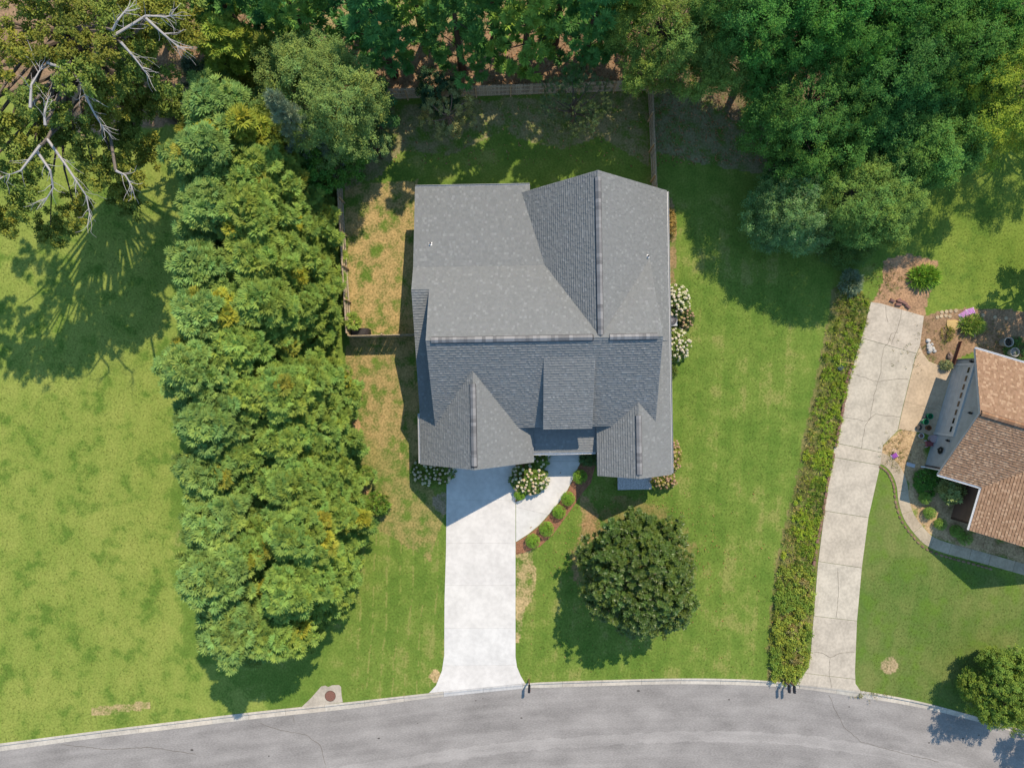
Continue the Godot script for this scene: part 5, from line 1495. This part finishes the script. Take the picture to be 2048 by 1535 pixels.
func bag(label: String, at: Vector3, turn: float, size: Vector3, col: Color) -> void:
	var o := thing("soil_bag", label, "bag", at, turn, "plastic soil bags by the neighbour's beds")
	var m := Mesher.new()
	var n := 7
	for i in n:
		for k in n:
			var f := func(a, b):
				var u: float = a / float(n) * 2 - 1
				var w: float = b / float(n) * 2 - 1
				var y: float = size.y * pow(maxf(1.0 - u * u * u * u, 0.0), 0.5) * pow(maxf(1.0 - w * w * w * w, 0.0), 0.5)
				return Vector3(u * size.x, y + 0.03 * sin(u * 7.0 + w * 5.0) * y / size.y, w * size.z)
			m.quad(f.call(i, k), f.call(i + 1, k), f.call(i + 1, k + 1), f.call(i, k + 1), Vector3.UP, vary(col, 0.12) if (i > 0 and i < 6) else vary(Color(0.6, 0.5, 0.62), 0.06))
	obj("sack", m.mesh(), mats.plastic, o)

func mailbox(label: String, at: Vector3, turn: float) -> void:
	var o := thing("mailbox", label, "mailbox", at, turn)
	var p := Mesher.new()
	p.box(Vector3(0, 0.5, 0), Vector3(0.1, 1.05, 0.1), Basis(), Color(0.2, 0.15, 0.1))
	p.box(Vector3(0, 0.99, 0.16), Vector3(0.09, 0.07, 0.5), Basis(), Color(0.2, 0.15, 0.1))
	obj("post", p.mesh(), mats.wood, o)
	var b := Mesher.new()
	var prof := []
	for i in 9:
		prof.append(Vector2(cos(PI * i / 8) * 0.09, 0.12 + sin(PI * i / 8) * 0.09))
	prof.append(Vector2(-0.09, 0))
	prof.append(Vector2(0.09, 0))
	for i in prof.size():
		var q = prof[i]
		var r = prof[(i + 1) % prof.size()]
		b.quad(Vector3(q.x, 1.03 + q.y, 0.0), Vector3(r.x, 1.03 + r.y, 0.0), Vector3(r.x, 1.03 + r.y, 0.5), Vector3(q.x, 1.03 + q.y, 0.5), Vector3((q.x + r.x) / 2, (q.y + r.y) / 2 - 0.1, 0), Color(0.03, 0.035, 0.04))
		b.tri(Vector3(0, 1.1, 0), Vector3(q.x, 1.03 + q.y, 0), Vector3(r.x, 1.03 + r.y, 0), Vector3(0, 0, -1), Color(0.03, 0.035, 0.04))
	obj("box", b.mesh(), mats.metal, o)
	var d := Mesher.new()
	for i in prof.size():
		var q = prof[i]
		var r = prof[(i + 1) % prof.size()]
		d.tri(Vector3(0, 1.1, 0.515), Vector3(q.x * 1.06, 1.03 + q.y * 1.03, 0.51), Vector3(r.x * 1.06, 1.03 + r.y * 1.03, 0.51), Vector3(0, 0, 1), Color(0.05, 0.055, 0.06))
	obj("door", d.mesh(), mats.metal, o)
	var fl := Mesher.new()
	fl.box(Vector3(0.1, 1.14, 0.35), Vector3(0.012, 0.16, 0.04), Basis(), Color(0.35, 0.04, 0.03))
	obj("flag", fl.mesh(), mats.metal, o)

func rock(called: String, label: String, group: String, at: Vector3, size: Vector3, col: Color, category := "rock", turn := 0.0) -> void:
	var m := Mesher.new()
	m.lump(Vector3(0, size.y * 0.6, 0), size, rng, 0.18, col, 5, 8)
	var o := obj(called, m.mesh(), mats.stone, self, Transform3D(Basis(Vector3.UP, turn), at))
	tag(o, label, category, group)

func small_things() -> void:
	# covered grill
	var gr := thing("covered_grill", "barbecue grill under a dark grey cover beside the cross fence", "grill", g(724, 666), 0.03)
	var m := Mesher.new()
	var rows := []
	for r in [[0.0, 0.70, 0.33], [0.75, 0.70, 0.33], [0.95, 0.66, 0.31], [1.12, 0.55, 0.24], [1.16, 0.5, 0.17]]:
		var row := []
		for i in 24:
			var a := TAU * i / 24
			var c := cos(a)
			var s := sin(a)
			var w: float = 1.0 + 0.03 * sin(a * 9.0 + r[0] * 3.0)
			row.append(Vector3(signf(c) * pow(absf(c), 0.35) * r[1] * w, r[0], signf(s) * pow(absf(s), 0.35) * r[2] * w))
		rows.append(row)
	for i in rows.size() - 1:
		for k in 24:
			m.quad(rows[i][k], rows[i][(k + 1) % 24], rows[i + 1][(k + 1) % 24], rows[i + 1][k], Vector3(rows[i][k].x, 0.4, rows[i][k].z), vary(Color(0.055, 0.05, 0.052), 0.1))
	for k in range(1, 23):
		m.tri(rows[-1][0], rows[-1][k], rows[-1][k + 1], Vector3.UP, Color(0.06, 0.055, 0.056))
	obj("cover", m.mesh(), mats.cloth, gr)
	var lg := Mesher.new()
	for s in [Vector3(-0.6, 0.06, -0.25), Vector3(0.6, 0.06, -0.25), Vector3(-0.6, 0.06, 0.25), Vector3(0.6, 0.06, 0.25)]:
		var one := Mesher.new()
		one.lathe(Vector3(0, -0.06, 0), [Vector2(0.001, 0), Vector2(0.035, 0.01), Vector2(0.035, 0.06), Vector2(0.001, 0.07)], 8, Color(0.03, 0.03, 0.03))
		obj("caster", one.mesh(), mats.plastic, gr, Transform3D(Basis(), s))
	# mailboxes at both drives
	mailbox("dark mailbox beside the foot of the white driveway", g(1058, 1358), -0.05)
	mailbox("dark mailbox nearer the grass at the foot of the wild strip", g(1567, 1358), 0.03)
	mailbox("dark mailbox nearer the old drive at the foot of the wild strip", g(1577, 1359), 0.03)
	# pots along the neighbour's wall
	pot("upper green pot of the pair before the neighbour's garage door", under(1861, 832, 0.45), 0.22, 0.5, Color(0.03, 0.27, 0.12), Color(0.02, 0.1, 0.05))
	pot("lower green pot of the pair before the neighbour's garage door", under(1852, 843, 0.45), 0.22, 0.5, Color(0.03, 0.24, 0.11), Color(0.02, 0.1, 0.05))
	pot("dark grey saucer pot left of the green pots", g(1836.5, 854), 0.21, 0.2, Color(0.09, 0.085, 0.08), Color(0.08, 0.075, 0.07))
	pot("small grey pot behind the upper green pot", g(1849, 833), 0.14, 0.3, Color(0.28, 0.28, 0.28), Color(0.1, 0.08, 0.06))
	pot("small pale pot left of the lower green pot", g(1844, 841), 0.15, 0.3, Color(0.5, 0.49, 0.47), Color(0.1, 0.08, 0.06))
	pot("brown clay pot below the green pots", g(1854, 855), 0.2, 0.3, Color(0.26, 0.11, 0.05), Color(0.08, 0.05, 0.03))
	pot("white rimmed bowl on the bed edge below the grey saucer", g(1840, 870.5), 0.2, 0.24, Color(0.6, 0.6, 0.6), Color(0.2, 0.12, 0.1))
	pot("round stone planter behind the neighbour's house, the upper one", under(2016, 684, 0.6), 0.36, 0.75, Color(0.37, 0.38, 0.36), Color(0.03, 0.035, 0.03))
	pot("lower pale stone planter of the two behind the neighbour's house", under(2029, 704, 0.6), 0.34, 0.7, Color(0.42, 0.41, 0.38), Color(0.3, 0.3, 0.29))
	# little wagon
	var wg := thing("garden_wagon", "faded red wagon with white wheels by the neighbour's wall", "wagon", g(1857, 886), 0.12)
	var wb := Mesher.new()
	wb.box(Vector3(0, 0.24, 0), Vector3(0.7, 0.03, 0.36), Basis(), Color(0.32, 0.11, 0.12))
	for s in [-1.0, 1.0]:
		wb.box(Vector3(0, 0.31, s * 0.19), Vector3(0.7, 0.12, 0.02), Basis(), Color(0.36, 0.13, 0.14))
		wb.box(Vector3(s * 0.36, 0.31, 0), Vector3(0.02, 0.12, 0.4), Basis(), Color(0.36, 0.13, 0.14))
	obj("tray", wb.mesh(), mats.metal, wg)
	var wl := Mesher.new()
	wl.lathe(Vector3(0, -0.025, 0), [Vector2(0.001, 0), Vector2(0.1, 0), Vector2(0.115, 0.012), Vector2(0.115, 0.038), Vector2(0.1, 0.05), Vector2(0.001, 0.05)], 14, Color(0.5, 0.5, 0.5))
	for s in [Vector3(-0.25, 0.115, 0.24), Vector3(0.25, 0.115, 0.24), Vector3(-0.25, 0.115, -0.24), Vector3(0.25, 0.115, -0.24)]:
		obj("wheel", wl.mesh(), mats.plastic, wg, Transform3D(Basis(Vector3.RIGHT, PI / 2), s))
	var hd := Mesher.new()
	hd.tube([Vector3(-0.37, 0.24, 0), Vector3(-0.75, 0.12, 0.02), Vector3(-0.85, 0.1, 0.02)], [0.012, 0.012, 0.012], 5, Color(0.3, 0.4, 0.3))
	obj("handle", hd.mesh(), mats.metal, wg)
	# pale pink garden table seat and a coil
	var tb := thing("pink_basin", "pale pink scalloped basin above the red wagon", "basin", g(1861, 876))
	var tm := Mesher.new()
	tm.lathe(Vector3.ZERO, [Vector2(0.2, 0), Vector2(0.14, 0.1), Vector2(0.14, 0.3), Vector2(0.3, 0.42), Vector2(0.31, 0.46), Vector2(0.27, 0.44), Vector2(0.001, 0.4)], 12, Color(0.46, 0.36, 0.38))
	obj("bowl", tm.mesh(), mats.stone, tb)
	# bags
	bag("lilac soil bag, left one of the pair at the head of the neighbour's path", g(1928, 629, 0.02), 0.6, Vector3(0.38, 0.13, 0.24), Color(0.42, 0.22, 0.45))
	bag("lilac soil bag, right one of the pair at the head of the neighbour's path", g(1941, 623, 0.02), 0.3, Vector3(0.34, 0.14, 0.26), Color(0.45, 0.22, 0.48))
	bag("small lilac soil bag on the yellow straw below the pair", g(1922, 645, 0.02), -0.3, Vector3(0.22, 0.1, 0.16), Color(0.5, 0.28, 0.42))
	bag("purple soil bag lying on straw at the bend of the neighbour's walk", g(1789, 911, 0.02), 0.5, Vector3(0.28, 0.1, 0.19), Color(0.28, 0.08, 0.38))
	var bx := thing("cardboard_piece", "flattened pale cardboard beside the purple soil bag", "cardboard", g(1790, 902, 0.03), -0.45)
	var bm := Mesher.new()
	bm.box(Vector3(0, 0.01, 0), Vector3(0.5, 0.015, 0.3), Basis(Vector3.RIGHT, 0.05), Color(0.55, 0.42, 0.28))
	bm.box(Vector3(0.22, 0.06, 0.0), Vector3(0.12, 0.012, 0.3), Basis(Vector3.BACK, 0.7), Color(0.52, 0.4, 0.26))
	obj("sheet", bm.mesh(), mats.cloth, bx)
	# rocks, steps, blocks
	var i := 0
	for q in [[1856, 681, 0.2], [1857, 690, 0.19], [1864, 688, 0.12], [1857, 695.5, 0.17], [1859, 701, 0.24], [1866, 697, 0.18], [1869, 702, 0.14], [1862, 693, 0.11]]:
		rock("white_rock", ["topmost white rock of the little heap on the bare bed", "second white rock from the top of the little heap", "small white rock on the right side near the heap's top", "white rock on the left side in the heap's middle", "largest white rock at the lower left of the heap", "white rock on the right side of the heap's lower part", "lowest right white rock of the heap", "tiny grey white rock in the centre of the heap"][i], "white rocks heaped on the bare bed", g(q[0], q[1]), Vector3(q[2], q[2] * 0.6, q[2] * 0.85), vary(Color(0.56, 0.55, 0.52), 0.12), "rock", i * 1.1)
		i += 1
	i = 0
	for q in [[1875, 634], [1883, 632], [1892, 631], [1900, 632], [1884, 624], [1893, 623], [1902, 622], [1912, 621], [1966, 630], [1990, 634], [2012, 636]]:
		var sm := Mesher.new()
		sm.lathe(Vector3.ZERO, [Vector2(0.14, -0.02), Vector2(0.15, 0.03), Vector2(0.135, 0.045), Vector2(0.001, 0.046)], 9, vary(Color(0.45, 0.36, 0.24), 0.1))
		var st := obj("stepping_stone", sm.mesh(), mats.old_concrete, self, Transform3D(Basis(Vector3.UP, i), g(q[0], q[1])))
		tag(st, "pale stepping stone, %s from the left on the neighbour's garden path" % ORD[[0, 1, 3, 5, 2, 4, 6, 7, 8, 9, 10][i]], "stepping stone", "stepping stones of the garden path")
		i += 1
	i = 0
	for q in [[1797, 600, 0.2, 0.5], [1802, 603, 0.34, -0.3], [1796, 609, 0.3, -0.1], [1808, 606, 0.3, -0.5], [1815, 613, 0.26, -0.7], [1784, 601, 0.24, -0.5]]:
		var bmk := Mesher.new()
		bmk.box(Vector3(0, 0.07, 0), Vector3(q[2] * 1.5, 0.14, 0.2), Basis(Vector3.RIGHT, 0.1 * i - 0.2), vary(Color(0.25, 0.13, 0.11), 0.12))
		bmk.box(Vector3(0.02, 0.15, 0), Vector3(q[2] * 1.3, 0.03, 0.16), Basis(Vector3.RIGHT, 0.1 * i - 0.2), Color(0.27, 0.15, 0.125))
		var bo := obj("broken_block", bmk.mesh(), mats.stone, self, Transform3D(Basis(Vector3.UP, q[3]), g(q[0], q[1])))
		tag(bo, ["small upright red block at the top of the heap over the old drive", "long red block in the middle of the heap over the old drive", "red block lying on the very edge of the old drive", "red block on the right side of the heap over the old drive", "lone red block right of the heap over the old drive", "lone red block left of the heap over the old drive"][i], "block", "red blocks heaped at the end of the old drive")
		i += 1
	rock("boulder", "brown boulder at the upper corner of the neighbour's garage", "", g(1898, 712), Vector3(0.22, 0.22, 0.32), Color(0.28, 0.2, 0.16))
	rock("boulder", "flat tan stone on the straw beside the lilac bags", "", g(1906, 649), Vector3(0.6, 0.1, 0.45), Color(0.55, 0.4, 0.17))
	# red edging wall of blocks along the old drive
	var wallc := setting("edging_wall")
	var edge := Curve2D.new()
	for q in [[1702, 732], [1694, 752], [1690, 790], [1682, 830], [1673, 875], [1664, 920], [1652, 975], [1643, 1040], [1632, 1090], [1622, 1150], [1614, 1210]]:
		edge.add_point(g2(q[0], q[1]))
	var shapes := []
	for k in 4:
		var em := Mesher.new()
		em.box(Vector3.ZERO, Vector3(0.40, 0.2, 0.2), Basis(), vary([Color(0.24, 0.13, 0.11), Color(0.27, 0.15, 0.12), Color(0.2, 0.11, 0.095), Color(0.22, 0.14, 0.115)][k], 0.1))
		em.box(Vector3(0, 0.105, 0), Vector3(0.34, 0.03, 0.14), Basis(), Color(0.26, 0.15, 0.125))
		shapes.append(em.mesh())
	var s := 0.0
	while s < edge.get_baked_length():
		var p := edge.sample_baked(s)
		var dd := (edge.sample_baked(s + 0.2) - p).normalized()
		if rng.randf() < 0.85:
			obj("block", shapes[rng.randi() % 4], mats.stone, wallc, Transform3D(Basis(Vector3.UP, -dd.angle() + rng.randf_range(-0.12, 0.12)), Vector3(p.x + rng.randf_range(-0.04, 0.04), rng.randf_range(0.05, 0.1), p.y)))
		s += 0.44
	# reel with a hose and stakes on the wild strip
	var hs := thing("hose_reel", "dark blue round hose reel among weeds beside the old drive", "hose reel", g(1678, 735))
	var hm := Mesher.new()
	var hp := []
	var hr := []
	for k in 60:
		hp.append(Vector3(cos(k * 0.42) * (0.17 + 0.002 * (k % 15)), 0.05 + k * 0.004, sin(k * 0.42) * (0.17 + 0.002 * (k % 15))))
		hr.append(0.022)
	hm.tube(hp, hr, 6, Color(0.06, 0.09, 0.15))
	obj("coil", hm.mesh(), mats.plastic, hs)
	var hc := Mesher.new()
	hc.lathe(Vector3.ZERO, [Vector2(0.12, 0), Vector2(0.13, 0.3), Vector2(0.2, 0.31), Vector2(0.2, 0.33), Vector2(0.001, 0.34)], 14, Color(0.05, 0.07, 0.1))
	obj("drum", hc.mesh(), mats.plastic, hs)
	var rk := thing("garden_rake", "yellow handled rake lying across the weeds above the hose reel", "rake", g(1690, 725, 0.3), -0.1)
	var rm := Mesher.new()
	rm.tube([Vector3(-0.5, 0, 0), Vector3(0.75, 0.06, 0)], [0.018, 0.018], 6, Color(0.5, 0.45, 0.12))
	obj("handle", rm.mesh(), mats.plastic, rk)
	var rh := Mesher.new()
	rh.box(Vector3(-0.5, 0, 0), Vector3(0.04, 0.03, 0.4), Basis(), Color(0.4, 0.36, 0.1))
	for k in 7:
		rh.box(Vector3(-0.52, -0.05, -0.18 + k * 0.06), Vector3(0.015, 0.09, 0.012), Basis(), Color(0.4, 0.36, 0.1))
	obj("head", rh.mesh(), mats.plastic, rk)
	var tp := thing("timber_piece", "short weathered plank standing by the strap leaved clump", "plank", g(1948, 668))
	var tpm := Mesher.new()
	tpm.box(Vector3(0, 0.1, 0), Vector3(0.1, 0.1, 0.55), Basis(Vector3.RIGHT, 0.1), Color(0.33, 0.27, 0.2))
	tpm.box(Vector3(0, 0.16, 0), Vector3(0.08, 0.02, 0.53), Basis(Vector3.RIGHT, 0.1), Color(0.36, 0.3, 0.22))
	obj("plank", tpm.mesh(), mats.wood, tp)
	# screen panel at the garage corner
	var sc := thing("lattice_panel", "low dark red brown slatted screen at the upper corner of the neighbour's garage", "screen", g(1911, 706), -1.876)
	var fm := Mesher.new()
	for z in [-0.9, 0.9]:
		fm.box(Vector3(z, 0.2, 0), Vector3(0.06, 0.4, 0.06), Basis(), Color(0.16, 0.07, 0.05))
	obj("frame", fm.mesh(), mats.wood, sc)
	for k in 3:
		var sl := Mesher.new()
		sl.box(Vector3(0, 0.08 + k * 0.12, 0), Vector3(1.74, 0.09, 0.025), Basis(), vary(Color(0.2, 0.085, 0.06), 0.15))
		obj("slat", sl.mesh(), mats.wood, sc)

func _ready() -> void:
	rng.seed = 20240607
	var cam := Camera3D.new()
	cam.name = "camera"
	add_child(cam)
	cam.position = Vector3(0, HI, 0)
	cam.rotation_degrees = Vector3(-90, 0, 0)
	cam.fov = rad_to_deg(2.0 * atan(767.5 / FO))
	cam.far = 1500.0
	cam.current = true
	var env := Environment.new()
	env.background_mode = Environment.BG_SKY
	var sm := ProceduralSkyMaterial.new()
	sm.sky_top_color = Color(0.47, 0.61, 0.76)
	sm.sky_horizon_color = Color(0.72, 0.79, 0.87)
	sm.sky_curve = 0.12
	sm.ground_bottom_color = Color(0.25, 0.26, 0.2)
	sm.ground_horizon_color = Color(0.5, 0.55, 0.55)
	sm.sky_energy_multiplier = 1.10
	env.sky = Sky.new()
	env.sky.sky_material = sm
	env.tonemap_mode = Environment.TONE_MAPPER_LINEAR
	env.tonemap_exposure = 1.15
	env.sdfgi_enabled = true
	env.ssao_enabled = true
	env.ssil_enabled = true
	var we := WorldEnvironment.new()
	we.name = "environment"
	we.environment = env
	add_child(we)
	var sun := DirectionalLight3D.new()
	sun.name = "sun"
	add_child(sun)
	sun.look_at_from_position(Vector3.ZERO, Vector3(-0.36, -1.0, 0.75), Vector3.UP)
	sun.light_energy = 1.48
	sun.light_color = Color(1.0, 0.925, 0.83)
	sun.light_angular_distance = 0.5
	sun.shadow_enabled = true
	make_materials()
	make_sprays()
	ground_and_road()
	paving()
	main_house()
	neighbour_house()
	fences()
	oak()
	conifers()
	woods()
	beds_and_shrubs()
	small_things()
	ground_plants()
